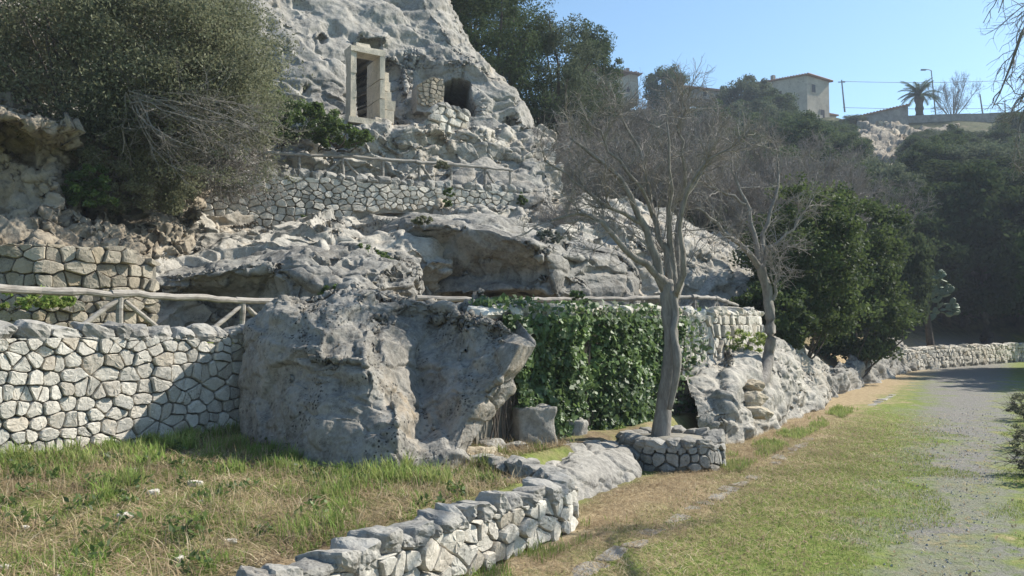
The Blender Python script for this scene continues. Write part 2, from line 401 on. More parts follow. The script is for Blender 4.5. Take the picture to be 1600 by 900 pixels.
def face_stone(poly, rs, gap, proud, depth, sub=True):
    """poly in (s,z); returns verts (s, out, z) and faces"""
    p = np.array(poly); c = p.mean(0)
    q = []
    for i in range(len(p)):
        a, b = p[i], p[(i+1) % len(p)]; l = np.linalg.norm(b-a)
        if l < gap*.8: q.append((a+b)/2); continue
        e = min(.30*l, gap*rs.uniform(.8, 2.6)); u_ = (b-a)/l
        q.append(a+u_*e); 
        if sub and l > 5*gap: q.append((a+b)/2+rs.normal(size=2)*l*.03)
        q.append(b-u_*e)
    q = np.array(q); K = len(q)
    if K < 3: return None
    r = q-c; L = np.linalg.norm(r, axis=1, keepdims=True)
    o0 = c+r*np.maximum(.3, 1-gap*.55/np.maximum(L, 1e-6)); 
    size = math.sqrt(max(1e-6, np.ptp(q[:, 0])*np.ptp(q[:, 1])))
    tilt = rs.uniform(-.16, .16, 2); pr = proud*rs.uniform(-.3, 1.2)
    def outv(x, b): 
        rr = x-c; return pr+b+rr@tilt+rs.normal(size=len(x))*size*.010
    rings = [(o0, np.full(K, -depth)), (o0, outv(o0, -.012-.05*size)), (c+(o0-c)*.90, outv(o0, size*.012)), (c+(o0-c)*.5+rs.normal(size=(K, 2))*size*.04, outv(c+(o0-c)*.45, size*.024))]
    V = [np.stack((x[:, 0], d, x[:, 1]), 1) for x, d in rings]
    V.append(np.array([[c[0], pr+size*.024, c[1]]])); V = np.concatenate(V)
    Fq = []; k = np.arange(K); k2 = (k+1) % K
    for i in range(3): Fq.append(np.stack((i*K+k, i*K+k2, (i+1)*K+k2, (i+1)*K+k), 1))
    return V, [np.concatenate(Fq), np.stack((3*K+k, 3*K+k2, np.full(K, 4*K)), 1)]
def dry_wall(name, path, zb, zt, label, cat, cw, ch, mat, cop=None, gap=.018, proud=.035, thick=.35, seed=1, coremat=None, maxparts=300, batter=0.0, group=None, kind=None, keep=None, capz=-.03, cn=5):
    """path: world (x,y) points left to right as seen from the front; zb, zt: heights at those points.
       cop=(length, depth, height, material): row of coping stones on top."""
    rs = np.random.RandomState(seed); pts = np.array(path, float); seg = np.linalg.norm(np.diff(pts, axis=0), axis=1)
    S = np.concatenate(([0], np.cumsum(seg))); L = S[-1]
    root = thing(name, label, cat, (pts[0][0], pts[0][1], min(zb)), group)
    def at(s): return np.array((np.interp(s, S, pts[:, 0]), np.interp(s, S, pts[:, 1])))
    def nrm(s):
        e = min(.08, L*.02)+seg.min()*.3; d = at(min(L, s+e))-at(max(0, s-e)); d /= np.linalg.norm(d); return np.array((d[1], -d[0]))
    def toworld(V, s0):
        q = np.empty_like(V)
        for i, (s, o, z) in enumerate(V):
            a = at(np.clip(s, 0, L)); nn = nrm(np.clip(s, 0, L)); b = np.interp(s, S, zb)
            q[i, :2] = a+nn*(o-batter*(z-b)); q[i, 2] = z
        return q
    # core
    ns = max(2, int(L/.25)); cv = []
    for s in np.linspace(0, L, ns):
        a = at(s); nn = nrm(s); b, t = np.interp(s, S, zb), np.interp(s, S, zt)-(.09 if cop else .03)
        for o, z in ((-.05, b-.15), (-.05-batter*(t-b), t), (-thick, t), (-thick, b-.15)): cv.append((*(a+nn*o), z))
    cv = np.array(cv); i = np.arange(ns-1)[:, None]*4; j = np.arange(4)[None]; j2 = (j+1) % 4
    cf = np.stack((i+j, i+4+j, i+4+j2, i+j2), -1).reshape(-1, 4)
    caps = np.array([(0, 1, 2, 3), (4*ns-1, 4*ns-2, 4*ns-3, 4*ns-4)])
    core = mk('core', cv, np.concatenate((cf, caps)), coremat or M['gap'], root)
    made = []
    for poly in cells(L, min(zb), max(zt), cw, ch, rs):
        c = np.mean(poly, 0)
        if not (0 < c[0] < L): continue
        b, t = np.interp(c[0], S, zb), np.interp(c[0], S, zt)
        if not (b-ch*.4 < c[1] < t+ch*.45): continue
        poly = [(min(max(a, 0), L), z) for a, z in poly]
        e = .05; sl_ = (np.interp(c[0]+e, S, zt)-np.interp(c[0]-e, S, zt))/(2*e)
        poly = clip(poly, c[0], t, -sl_, 1)
        if len(poly) < 3: continue
        if keep is not None and not keep(c[0], c[1]): continue
        r = face_stone(poly, rs, gap, proud, .09)
        if r is None: continue
        V, Fs = r; made.append((toworld(V, c[0]), Fs))
    if cop:
        cl, cd, chh, cmat = cop; s = cl*.3
        while s < L-cl*.2:
            l = cl*rs.uniform(.65, 1.4); h = chh*rs.uniform(.8, 1.3); m = min(s+l/2, L)
            V, Q = stone_verts(l*1.12, cd*rs.uniform(.85, 1.15), h*1.15, rs.randint(1e6), cn, boxy=.72, rough=.13, cuts=8)
            a = at(m); nn = nrm(m); d = np.array((-nn[1], nn[0], 0)); 
            e = .05; sl_ = (np.interp(m+e, S, zt)-np.interp(m-e, S, zt))/(2*e)
            R = frame((d[0], d[1], sl_))@rotz_jit(rs, .16)
            t = np.interp(m, S, zt); b = np.interp(m, S, zb)
            o = -cd*.5+.03-batter*(t-b)
            V = V@R.T+np.array((*(a+nn*o), t+h*.42+capz)); made.append((V, Q, cmat)); s += l*.97
    made.sort(key=lambda q: -np.ptp(q[0][:, 2])*np.hypot(np.ptp(q[0][:, 0]), np.ptp(q[0][:, 1])))
    for q in made[:maxparts]: mk('stone', q[0], q[1], q[2] if len(q) > 2 else mat, root, smooth=False)
    if made[maxparts:]:
        V, Fs = merge([(q[0], q[1]) for q in made[maxparts:]]); tag(mk('small_stones', V, Fs, mat, root), kind='stuff')
    return root
def rock(name, c, dims, seed, label, cat, mat, ang=0.0, n=14, rough=.14, boxy=.6, cuts=9, group=None, tilt=0.0, detail=True):
    V, Q = stone_verts(*dims, seed, n, boxy, rough, cuts)
    if detail:
        sc = max(dims); r = V/np.linalg.norm(V, axis=1)[:, None]
        V = V+r*(fbm(V/sc*4+seed, 4)*.05*sc-np.clip(.12-worley(V/sc*3+seed)[0], 0, 1)*.1*sc)[:, None]
    R = np.array(Matrix.Rotation(ang, 3, 'Z')@Matrix.Rotation(tilt, 3, 'Y'))
    V = V@R.T+np.array(c)+np.array((0, 0, dims[2]*.42)); root = mk(name, V, Q, mat, None, smooth=n >= 12)
    # put the origin at its base
    me = root.data; root.location = Vector(c); me.transform(Matrix.Translation(-Vector(c)))
    return tag(root, label, cat, group)
# ------------------------------------------------------------------ tubes, logs, branches
def tubes(Pts, Rad, S=5, cap=True):
    """Pts (M,K,3) Rad (M,K) -> V, faces"""
    M_, K, _ = Pts.shape
    T = np.gradient(Pts, axis=1); T /= np.maximum(np.linalg.norm(T, axis=2, keepdims=True), 1e-9)
    ref = np.where(np.abs(T[..., 2:3]) > .9, np.array((1., 0, 0)), np.array((0, 0, 1.)))
    ref = np.broadcast_to(ref[:, :1], T.shape)
    A = np.cross(T, ref); A /= np.maximum(np.linalg.norm(A, axis=2, keepdims=True), 1e-9); B = np.cross(T, A)
    th = np.arange(S)*2*np.pi/S
    V = Pts[:, :, None]+Rad[:, :, None, None]*(A[:, :, None]*np.cos(th)[:, None]+B[:, :, None]*np.sin(th)[:, None])
    V = V.reshape(-1, 3)
    m, k, s = np.meshgrid(np.arange(M_), np.arange(K-1), np.arange(S), indexing='ij'); s2 = (s+1) % S; b = m*K*S
    Fq = np.stack((b+k*S+s, b+k*S+s2, b+(k+1)*S+s2, b+(k+1)*S+s), -1).reshape(-1, 4)
    out = [Fq]
    if cap:
        i = np.arange(M_)[:, None]*K*S; out += [i+(K-1)*S+np.arange(S)[None], (i+np.arange(S)[None])[:, ::-1]]
    return V, out
def poly_tube(pts, rads, K, S, wob=0.0, rs=None):
    p = catmull(np.array(pts, float), K, tens=1.0); r = catmull(np.array(rads, float)[:, None], K, tens=.3)[:, 0]
    if wob: p[1:-1] += rs.normal(size=(K-2, 3))*wob
    return p[None], r[None]
def log(name, a, b, r0, r1, mat, parent, seed=0, S=9, knots=True):
    rs = np.random.RandomState(seed); a = np.array(a, float); b = np.array(b, float); K = max(4, int(np.linalg.norm(b-a)/.18)+2)
    t = np.linspace(0, 1, K)[:, None]; p = a+(b-a)*t; p[1:-1] += rs.normal(size=(K-2, 3))*r0*.16
    rad = np.linspace(r0, r1, K)*(1+rs.normal(size=K)*.07)
    V, Fs = tubes(p[None], rad[None], S)
    return mk(name, V, Fs, mat, parent, smooth=False)
def sprout(Pts, n, K, lmin, lmax, r, rs, up=.25, spread=.9, t0=.25, wob=.10, grav=0.0):
    """n children per parent branch"""
    M_, K0, _ = Pts.shape; idx = np.repeat(np.arange(M_), n); t = rs.uniform(t0, 1.0, len(idx))*(K0-1)
    i = np.minimum(t.astype(int), K0-2); f = (t-i)[:, None]; base = Pts[idx, i]*(1-f)+Pts[idx, i+1]*f
    T = Pts[idx, i+1]-Pts[idx, i]; T /= np.maximum(np.linalg.norm(T, axis=1, keepdims=True), 1e-9)
    d = T+rs.normal(size=T.shape)*spread*.7+np.array((0, 0, up)); d /= np.linalg.norm(d, axis=1, keepdims=True)
    L = rs.uniform(lmin, lmax, len(idx))*(1-.45*t/(K0-1)); out = np.empty((len(idx), K, 3)); out[:, 0] = base; st = (L/(K-1))[:, None]
    for k in range(1, K):
        d = d+rs.normal(size=d.shape)*wob*1.6+np.array((0, 0, up*.12-grav)); d /= np.linalg.norm(d, axis=1, keepdims=True); out[:, k] = out[:, k-1]+d*st
    R = np.linspace(r, r*.45, K)[None]*np.ones((len(idx), 1))
    return out, R
# ------------------------------------------------------------------ leaves
def leaves(C, size, rs, flat=0.0, nrm=None, asp=.45, jitter=.35):
    """C (N,3) leaf centres -> quads (kite)"""
    N = len(C); a = rs.normal(size=(N, 3)); a /= np.linalg.norm(a, axis=1, keepdims=True)
    n = rs.normal(size=(N, 3))
    if nrm is not None: n = n*(1-flat)+nrm*flat*2
    n = n-(n*a).sum(1, keepdims=True)*a; n /= np.maximum(np.linalg.norm(n, axis=1, keepdims=True), 1e-9); b = np.cross(n, a)
    s = size*rs.uniform(1-jitter, 1+jitter, N)[:, None]
    V = np.stack((C-a*s*.5, C+b*s*asp*.5-a*s*.05, C+a*s*.5, C-b*s*asp*.5-a*s*.05), 1).reshape(-1, 3)
    Fs = np.arange(N*4).reshape(-1, 4); tint = np.repeat(rs.rand(N), 4); return V, Fs, tint
def ico_pts(n, rs, rx, ry, rz, lo=.45, top=0.0):
    d = rs.normal(size=(n, 3)); d /= np.linalg.norm(d, axis=1, keepdims=True); r = rs.uniform(lo, 1, n)**.6
    lump = 1+.28*fbm(d*1.9+rs.rand(3)*30, 3); p = d*(r*lump)[:, None]
    p[:, 2] = np.where(p[:, 2] < -.55, -.55+(p[:, 2]+.55)*.3, p[:, 2]); return p*np.array((rx, ry, rz))
def crown(c, dims, nc, nl, size, rs, cr=.2, asp=.45, squash=.7):
    """leaf clumps through an uneven crown volume"""
    cc = ico_pts(nc, rs, *dims); R = cr*(dims[0]*dims[1]*dims[2])**(1/3.)*rs.uniform(.6, 1.4, nc)
    k = rs.randint(0, nc, nl*nc); o = rs.normal(size=(len(k), 3)); o = o/np.linalg.norm(o, axis=1, keepdims=True)*(rs.rand(len(k))**.5)[:, None]
    p = cc[k]+o*R[k][:, None]*np.array((1, 1, squash)); V, Fs, tint = leaves(p, size, rs, asp=asp)
    ct = rs.rand(nc)[k]; tint = np.clip(np.repeat(ct*.6, 4)+tint*.4, 0, 1)
    return V+np.asarray(c), Fs, tint, cc+np.asarray(c)
def tree(name, label, cat, base, h, dims, nc, nl, size, mat, seed, group=None, trunk_r=.16, bark='darkbark', lean=(0, 0), cr=.2, asp=.45, limbs=7, low=.35):
    rs = np.random.RandomState(seed); base = np.array(base, float); root = thing(name, label, cat, base, group)
    top = base+np.array((lean[0], lean[1], h)); cc = top-np.array((0, 0, dims[2]*.9))
    V, Fs, tint, cl = crown(cc, dims, nc, nl, size, rs, cr, asp)
    mk('crown', V, Fs, M[mat], root, attr={'tint': tint})
    fork = base+(cc-base)*low+np.array((0, 0, 0)); p, r = poly_tube([base-np.array((0, 0, .3)), base+(fork-base)*.5, fork, cc], [trunk_r*1.25, trunk_r, trunk_r*.8, trunk_r*.4], 9, 8, trunk_r*.3, rs)
    L = [tubes(p, r, 8)]
    for q in cl[rs.choice(len(cl), min(limbs, len(cl)), replace=False)]:
        s = fork+(cc-fork)*rs.uniform(0, .8); mid = (s+q)/2+rs.normal(size=3)*.12*dims[0]
        p, r = poly_tube([s, mid, q], [trunk_r*.5, trunk_r*.32, trunk_r*.08], 6, 5, .03, rs); L.append(tubes(p, r, 5))
    V, Fs = merge(L); mk('trunk', V, Fs, M[bark], root, smooth=True)
    return root
# ------------------------------------------------------------------ ground
def H(x, y):
    w_, t_ = wt(x, y)
    step = np.interp(t_, [6.6, 8.6], [8.25, 5.15])                  # where the upper terrace begins
    ter = 0.36*sm(w_, 3.30, 3.55)*(1-sm(t_, 6.0, 6.6)*(1-sm(w_, 4.0, 4.4)))*(1-.0*t_)
    ter = ter+0.10*sm(w_, 4, 7)*(t_ < 7.5)
    up = 1.10*sm(w_, step, step+.25)*(1-sm(t_, 17, 20))
    bank = (0.9+.35*np.clip(w_-5, 0, 9))*sm(w_, 4.0, 5.2)*sm(t_, 16.5, 19)
    m = sm(w_-3.9+np.clip(t_-52, 0, 400)*1.0, 0.3, 16)
    hill = np.interp(y, [14, 20, 25, 30, 40, 50, 60, 80, 100, 111, 125, 3000], [1.2, 2.2, 3.2, 4.2, 6, 8, 11, 18.5, 26.5, 31.6, 32.2, 33])
    hill = hill+np.clip(-(x-40)/60, -.6, 2)*2*sm(y, 60, 110)+fbm(np.stack((x, y, x*0), 1)/14, 3)*.8*sm(y, 24, 50)
    s2 = -(x-15.6)*.67+(y-32.2)*.74; m2 = sm(s2, .3, 16)*(x > 12); ledge = .75*sm(s2, .15, .5)*(x > 12)*(w_ < 6)*(y > 25)
    m = np.maximum(m, m2)
    z = np.maximum(np.maximum(ter+up, bank*(y > 0)), ledge); z = np.where(y > 12, np.maximum(z, hill*m), z)
    return z
def ground():
    r = np.concatenate((np.geomspace(.4, 45, 270), np.geomspace(45.6, 150, 150), np.geomspace(154, 2500, 30)))
    th = np.concatenate((np.linspace(-48, 48, 420, endpoint=False), np.linspace(48, 312, 110, endpoint=False)))*math.pi/180
    R, T = np.meshgrid(r, th, indexing='ij'); x = R*np.sin(T); y = R*np.cos(T)
    z = H(x.ravel(), y.ravel()); p = np.stack((x.ravel(), y.ravel(), z), 1)
    w_, t_ = wt(p[:, 0], p[:, 1]); near = np.exp(-R.ravel()/40)
    rough = np.where(w_ > 3.4, .035, .012); q = p*np.array((1, 1, 0))
    p[:, 2] += (fbm(q/.9, 4)*rough+fbm(q/.16, 3)*.010)*near
    Fs = gfaces(len(r), len(th), True)
    p = np.concatenate((p, [[0, 0, 0]])); c = len(p)-1; k = np.arange(len(th)); fan = np.stack((k, (k+1) % len(th), np.full(len(th), c)), 1)
    n = NB('ground_earth_grass_gravel', .95, .1)
    sep = n.n('ShaderNodeSeparateXYZ'); n.l(n.co, sep.inputs[0]); X, Y, Z = sep.outputs
    q_ = n.math('SUBTRACT', X, n.math('MULTIPLY', Y, .62)); q_ = n.math('ADD', q_, 0.0)
    a = n.noise(.45, 5, .6); b = n.noise(1.9, 5, .65); c_ = n.noise(9, 5, .7); d = n.noise(45, 4, .7); e = n.noise(160, 3, .7)
    straw = n.mix(n.rng(c_, .35, .65), (.24, .18, .11), (.44, .35, .22))
    green = n.mix(n.rng(c_, .35, .68), (.11, .16, .032), (.235, .265, .08))
    soil = n.mix(n.rng(d, .35, .65), (.085, .06, .04), (.21, .155, .10))
    grav = n.mix(n.rng(d, .36, .62), (.085, .083, .08), (.185, .18, .172)); grav = n.mix(n.rng(e, .4, .68), grav, (.29, .283, .27))
    grav = n.mix(n.rng(n.voro(55), .0, .4, .35, 0), grav, (.10, .10, .098))
    # left of the kerb: straw with bits of green; right of it green fading to gravel
    g1 = n.math('ADD', n.math('ADD', q_, n.math('MULTIPLY', n.math('SUBTRACT', b, .5), 3.2)), n.math('MULTIPLY', n.math('SUBTRACT', a, .5), 2.4))
    k = n.mix(n.rng(g1, -3.5, -2.7), straw, green)
    k = n.mix(n.rng(b, .57, .68, 0, .7), k, straw); k = n.mix(n.math('MULTIPLY', n.rng(c_, .55, .7, 0, .5), n.rng(a, .4, .6)), k, soil)
    w1 = n.math('SUBTRACT', Y, 5.0)
    left = n.math('SUBTRACT', n.math('MULTIPLY', w1, -.10), .85)        # left edge of the gravel widens with distance
    gm = n.math('SUBTRACT', g1, left)
    gm2 = n.rng(gm, -.35, .75)
    rt = n.rng(n.math('ADD', q_, n.math('MULTIPLY', n.math('SUBTRACT', b, .5), 5.0)), -.5, .5, 1, 0)
    gm3 = n.math('MULTIPLY', n.math('MULTIPLY', gm2, rt), n.rng(n.math('ADD', c_, n.math('MULTIPLY', b, .7)), .62, .78, .25, 1))
    grav = n.mix(n.rng(b, .35, .65, .10, .30), grav, n.mix(n.rng(d, .35, .65), (.15, .125, .095), (.30, .265, .21)))
    k = n.mix(gm3, k, grav)
    # terrace behind the low wall: soil, straw, green
    wv = n.math('SUBTRACT', n.math('MULTIPLY', Y, TX), n.math('MULTIPLY', X, TY))
    tm = n.rng(wv, 3.3, 3.6)
    terr = n.mix(n.rng(b, .42, .6), soil, n.mix(.5, straw, soil)); terr = n.mix(n.rng(a, .40, .54, 0, .9), terr, green)
    k = n.mix(n.math('MULTIPLY', tm, n.rng(Y, 11, 14, 1, 0)), k, terr)
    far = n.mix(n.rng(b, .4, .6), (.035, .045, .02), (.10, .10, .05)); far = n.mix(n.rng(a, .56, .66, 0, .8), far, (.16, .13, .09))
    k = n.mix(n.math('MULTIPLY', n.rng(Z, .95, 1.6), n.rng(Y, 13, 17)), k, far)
    n.col(k)
    n.nor(n.bump(n.math('ADD', n.math('MULTIPLY', c_, .8), n.math('ADD', n.math('MULTIPLY', d, .5), n.math('MULTIPLY', e, .12))), .8, .05))
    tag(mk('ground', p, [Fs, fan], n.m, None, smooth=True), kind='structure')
ground()
def sky_name(): pass
# ------------------------------------------------------------------ cliff with door and cave recesses
DOOR = [(556, 80), (594, 98), (598, 187), (561, 183)]
CAVE = [(693, 134), (702, 127), (720, 125), (733, 129), (734, 150), (740, 166), (741, 180), (722, 180), (707, 170), (696, 156)]
def cliff_mod(G):
    u, v = proj(G); D = np.array((-.42, .9, 0)); 
    def recess(poly, soft, depth, dirv):
        m = np.zeros(u.shape)
        for du, dv in [(a, b) for a in np.linspace(-soft, soft, 5) for b in np.linspace(-soft, soft, 5)]: m += inpoly(u+du, v+dv, poly)
        return (m/25.0)[..., None]*depth*np.asarray(dirv)
    # shallow hollow and overhung lip round the cave, niche above the door
    G = G+recess([(668, 98), (700, 104), (738, 112), (752, 128), (756, 175), (690, 180), (664, 168), (655, 120)], 9, .14, D)
    G = G-recess([(640, 70), (700, 78), (760, 100), (770, 118), (730, 112), (680, 98), (640, 92)], 8, .20, D)
    G = G+recess([(562, 62), (590, 62), (592, 76), (566, 74)], 3, .2, D)
    G = G-recess([(555, 48), (610, 56), (606, 66), (560, 62)], 4, .25, D)
    G = G+recess([(600, 90), (622, 100), (628, 150), (622, 190), (600, 188)], 5, .45, D)
    for (a, b, r, dp) in ((505, 60, 8, .3), (445, 80, 10, .4), (478, 140, 9, .35), (430, 110, 12, .5), (800, 190, 10, .3)):
        G = G+(np.clip(1-((u-a)**2+((v-b)/1.2)**2)/r**2, 0, 1)*dp)[..., None]*D
    return G
def cliff_post(G):
    u, v = proj(G)
    def recess(poly, soft, depth, dirv):
        m = np.zeros(u.shape)
        for du, dv in [(a, b) for a in np.linspace(-soft, soft, 5) for b in np.linspace(-soft, soft, 5)]: m += inpoly(u+du, v+dv, poly)
        return (m/25.0)[..., None]*depth*np.asarray(dirv)
    return G+recess(DOOR, 1.2, 3.0, (-.55, .84, 0))+recess(CAVE, 1.6, 5.0, (-.12, 1.0, 0))
rows = []
for v, ur, dl, dr in ((-330, 600, 27, 30), (-150, 640, 25, 28.5), (-60, 664, 23.5, 27.2), (0, 690, 22.4, 26.4), (50, 722, 21.6, 25.8), (100, 764, 21.0, 25.3), (150, 816, 20.6, 25.0), (190, 836, 20.2, 24.8), (212, 846, 19.7, 24.3), (250, 856, 18.9, 23.3), (292, 866, 18.2, 22.3), (335, 870, 17.8, 21.8)):
    us = [-250, 200, 400, 500, 590, 650]
    r = [(u_, v, dl+(dr-dl)*((u_-330)/(ur-330))) for u_ in us if u_ < ur-40]
    while len(r) < 6: r.append(((r[-1][0]+ur)/2, v, (r[-1][2]+dr)/2))
    r = r[:6]+[(ur-22, v+2, dr-.5), (ur, v+6, dr+.5), (ur+2, v+14, dr+3.5), (ur-30, v+20, dr+8)]
    rows.append(r)
net('cliff', rows, 430, 520, M['cliff'], [('fbm', 3.2, .28), ('ridge', 2.2, .14), ('facet', 1.6, .12), ('strata', 1.1, .09), ('pit', .8, .15), ('crack', 1.3, .12), ('pit', .35, .045), ('facet', .5, .025), ('ridge', .4, .010)], seed=1, mod=cliff_mod, post=cliff_post)
# door frame: dressed stones at the mouth of the rock-cut room
Td = np.array((.86, .51, 0)); Nd = np.array((.51, -.86, 0)); Uz = np.array((0, 0, 1.))
dr_ = thing('stone_door_frame', 'dressed cream stone frame round the tall dark doorway cut in the cliff', 'door frame', P(577, 190, 21.0))
b0 = P(557, 184, 20.75)-Nd*.14; hgt = P(557, 80, 20.75)[2]-b0[2]
def fr(nm, s0, s1, z0, z1, o0, o1, lean=0.0):
    c = b0+Td*(s0+s1)/2+Nd*(o0+o1)/2+Uz*(z0+z1)/2
    V, Fs = obox(c, Td*(s1-s0)/2, Nd*(o1-o0)/2, Uz*(z1-z0)/2)
    rs = np.random.RandomState(int(abs(s0*100+z0*10))+1); V = V+rs.normal(size=V.shape)*.008; mk(nm, V, Fs, M['framestone'], dr_)
for z0, z1 in ((0, .55), (.56, 1.2), (1.21, hgt)): fr('jamb_stone', -.15, .0, z0, z1, -.30, .10)
fr('lintel', -.17, .80, hgt+.004, hgt+.17, -.40, .12)
fr('lintel', .0, .40, hgt+.176, hgt+.27, -.4, .06)
for z0, z1 in ((0, .62), (.63, 1.15), (1.16, hgt)): fr('jamb_stone', .66, .80, z0, z1, -.9, .11)
fr('threshold', -.25, .95, -.16, -.004, -.4, .25)
for i, (z0, z1, s1) in enumerate(((.0, .35, 1.08), (.36, .62, 1.12), (.63, .86, 1.02), (.87, 1.12, .99), (1.13, 1.4, .96))): fr('quoin_stone', .81, s1, z0, z1, -.5, .08-.02*i)
# masonry patch left of the cave
def pl(*a): return [tuple(P(*q)[:2]) for q in a]
def zs(*a): return [P(*q)[2] for q in a]
mp = [(652, 165, 22.9), (675, 168, 23.1), (694, 172, 23.4)]; mt = [(652, 132, 22.9), (675, 120, 23.1), (694, 124, 23.4)]
dry_wall('cave_side_masonry', pl(*mp), zs(*mp), zs(*mt), 'small patch of cream coursed masonry filling the cliff just left of the cave mouth', 'masonry patch', .16, .11, M['rubble'], gap=.007, proud=.012, thick=.5, seed=31, coremat=M['cliff'])
mp = [(664, 214, 21.3), (690, 205, 21.6), (712, 196, 22.0), (735, 190, 22.5)]; mt = [(664, 184, 21.3), (686, 166, 21.6), (712, 172, 22.0), (735, 186, 22.5)]
dry_wall('cave_front_wall', pl(*mp), zs(*mp), zs(*mt), 'crumbling grey stone parapet stepping down below the cave mouth', 'stone wall', .26, .18, M['stone'], gap=.02, proud=.07, thick=.25, seed=32, coremat=M['coping'], cop=(.3, .35, .2, M['coping']))
# ------------------------------------------------------------------ ledges below the door, rocky slope down to the lower terrace
net('rock_ledge', [[(390, 195, 20.8), (480, 190, 20.9), (560, 190, 21.2), (640, 196, 21.8), (700, 196, 22.8), (780, 200, 24), (870, 215, 26)],
     [(390, 215, 20.0), (480, 205, 20.2), (560, 198, 20.5), (640, 208, 20.9), (700, 206, 21.9), (780, 215, 22.8), (860, 232, 24.6)],
     [(390, 235, 19.9), (480, 225, 20.1), (560, 222, 20.3), (640, 232, 20.8), (700, 236, 21.6), (780, 245, 22.5), (870, 262, 23.8)],
     [(390, 262, 19.5), (480, 258, 19.8), (560, 262, 20.1), (640, 268, 20.6), (700, 272, 21.4), (780, 280, 22.3), (880, 292, 23.3)],
     [(390, 310, 19.3), (480, 310, 19.6), (560, 315, 19.9), (640, 316, 20.4), (700, 320, 21.2), (780, 325, 22.1), (890, 345, 22.9)]],
    170, 420, M['slope'], [('fbm', 2, .14), ('facet', 1.1, .20), ('strata', .6, .18), ('crack', .6, .08), ('facet', .3, .035), ('ridge', .2, .014)], seed=3)
net('rock_slope', [[(-150, 330, 15.5), (60, 320, 15.5), (180, 300, 16.6), (290, 290, 17.6), (400, 300, 18.3), (500, 304, 18.9), (600, 314, 19.8), (720, 316, 21.2), (840, 318, 22.6), (960, 305, 25), (1060, 345, 27), (1180, 390, 28)],
     [(-150, 345, 14.3), (60, 345, 14.5), (180, 340, 15.4), (290, 350, 16.6), (400, 348, 17.4), (500, 346, 17.8), (600, 332, 18.4), (720, 336, 19.4), (840, 338, 20.8), (960, 330, 23), (1060, 355, 24), (1180, 398, 26)],
     [(-150, 380, 13.3), (60, 375, 13.3), (180, 378, 13.9), (290, 375, 15.6), (400, 368, 16.4), (500, 360, 16.8), (600, 352, 17.2), (720, 350, 18.2), (840, 354, 19.3), (960, 348, 21), (1060, 370, 22), (1180, 404, 24)],
     [(-150, 420, 12.2), (60, 410, 12.3), (180, 410, 12.9), (290, 400, 14.3), (400, 392, 15.0), (500, 392, 15.2), (600, 392, 15.9), (720, 372, 17.2), (840, 366, 18.1), (960, 376, 19.2), (1060, 392, 20.6), (1180, 425, 22)],
     [(-150, 470, 11.5), (60, 460, 11.6), (180, 455, 12.2), (290, 440, 13.6), (400, 420, 14.4), (500, 420, 14.6), (600, 420, 15.2), (720, 400, 17.2), (840, 396, 17.7), (960, 410, 18.6), (1060, 425, 20.0), (1180, 450, 21)],
     [(-150, 540, 11.1), (60, 545, 11.2), (180, 540, 11.8), (290, 540, 13.0), (400, 535, 13.8), (500, 530, 14.0), (600, 530, 14.6), (720, 525, 17.0), (840, 520, 17.4), (960, 520, 18.2), (1060, 518, 19.6), (1180, 518, 20.6)]],
    330, 760, M['slope'], [('fbm', 2.2, .16), ('facet', 1.6, .26), ('strata', .8, .20), ('crack', 1.1, .12), ('facet', .6, .06), ('pit', .5, .05), ('ridge', .3, .012)], seed=5)
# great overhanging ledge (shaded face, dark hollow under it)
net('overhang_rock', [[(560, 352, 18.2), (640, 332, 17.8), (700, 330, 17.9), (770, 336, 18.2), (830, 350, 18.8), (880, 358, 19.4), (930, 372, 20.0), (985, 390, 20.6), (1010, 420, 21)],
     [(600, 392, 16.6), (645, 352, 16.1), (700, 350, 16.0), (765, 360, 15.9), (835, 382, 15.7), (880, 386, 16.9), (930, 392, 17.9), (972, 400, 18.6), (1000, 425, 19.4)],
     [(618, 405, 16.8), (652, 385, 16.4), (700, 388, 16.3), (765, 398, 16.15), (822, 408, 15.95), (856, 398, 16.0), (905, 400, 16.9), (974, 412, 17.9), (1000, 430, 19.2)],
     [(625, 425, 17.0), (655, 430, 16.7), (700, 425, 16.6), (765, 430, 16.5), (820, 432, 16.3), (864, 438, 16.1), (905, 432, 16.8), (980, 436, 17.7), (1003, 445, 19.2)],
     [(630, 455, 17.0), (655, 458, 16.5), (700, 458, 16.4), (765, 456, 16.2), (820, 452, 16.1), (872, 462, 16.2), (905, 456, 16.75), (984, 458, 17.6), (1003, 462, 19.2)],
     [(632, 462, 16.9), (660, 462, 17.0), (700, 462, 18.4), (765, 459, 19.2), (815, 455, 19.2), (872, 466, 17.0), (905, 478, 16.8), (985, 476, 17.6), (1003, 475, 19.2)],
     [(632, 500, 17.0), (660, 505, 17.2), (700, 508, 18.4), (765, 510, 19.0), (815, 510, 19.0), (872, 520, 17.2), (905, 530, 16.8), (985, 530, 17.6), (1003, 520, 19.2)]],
    260, 420, M['stained_shaded'], [('fbm', 1.8, .07), ('facet', 1.6, .08), ('strata', .9, .05), ('pit', .5, .06), ('crack', 1.6, .10), ('facet', .4, .014), ('ridge', .25, .010)], seed=8, tens=.35)
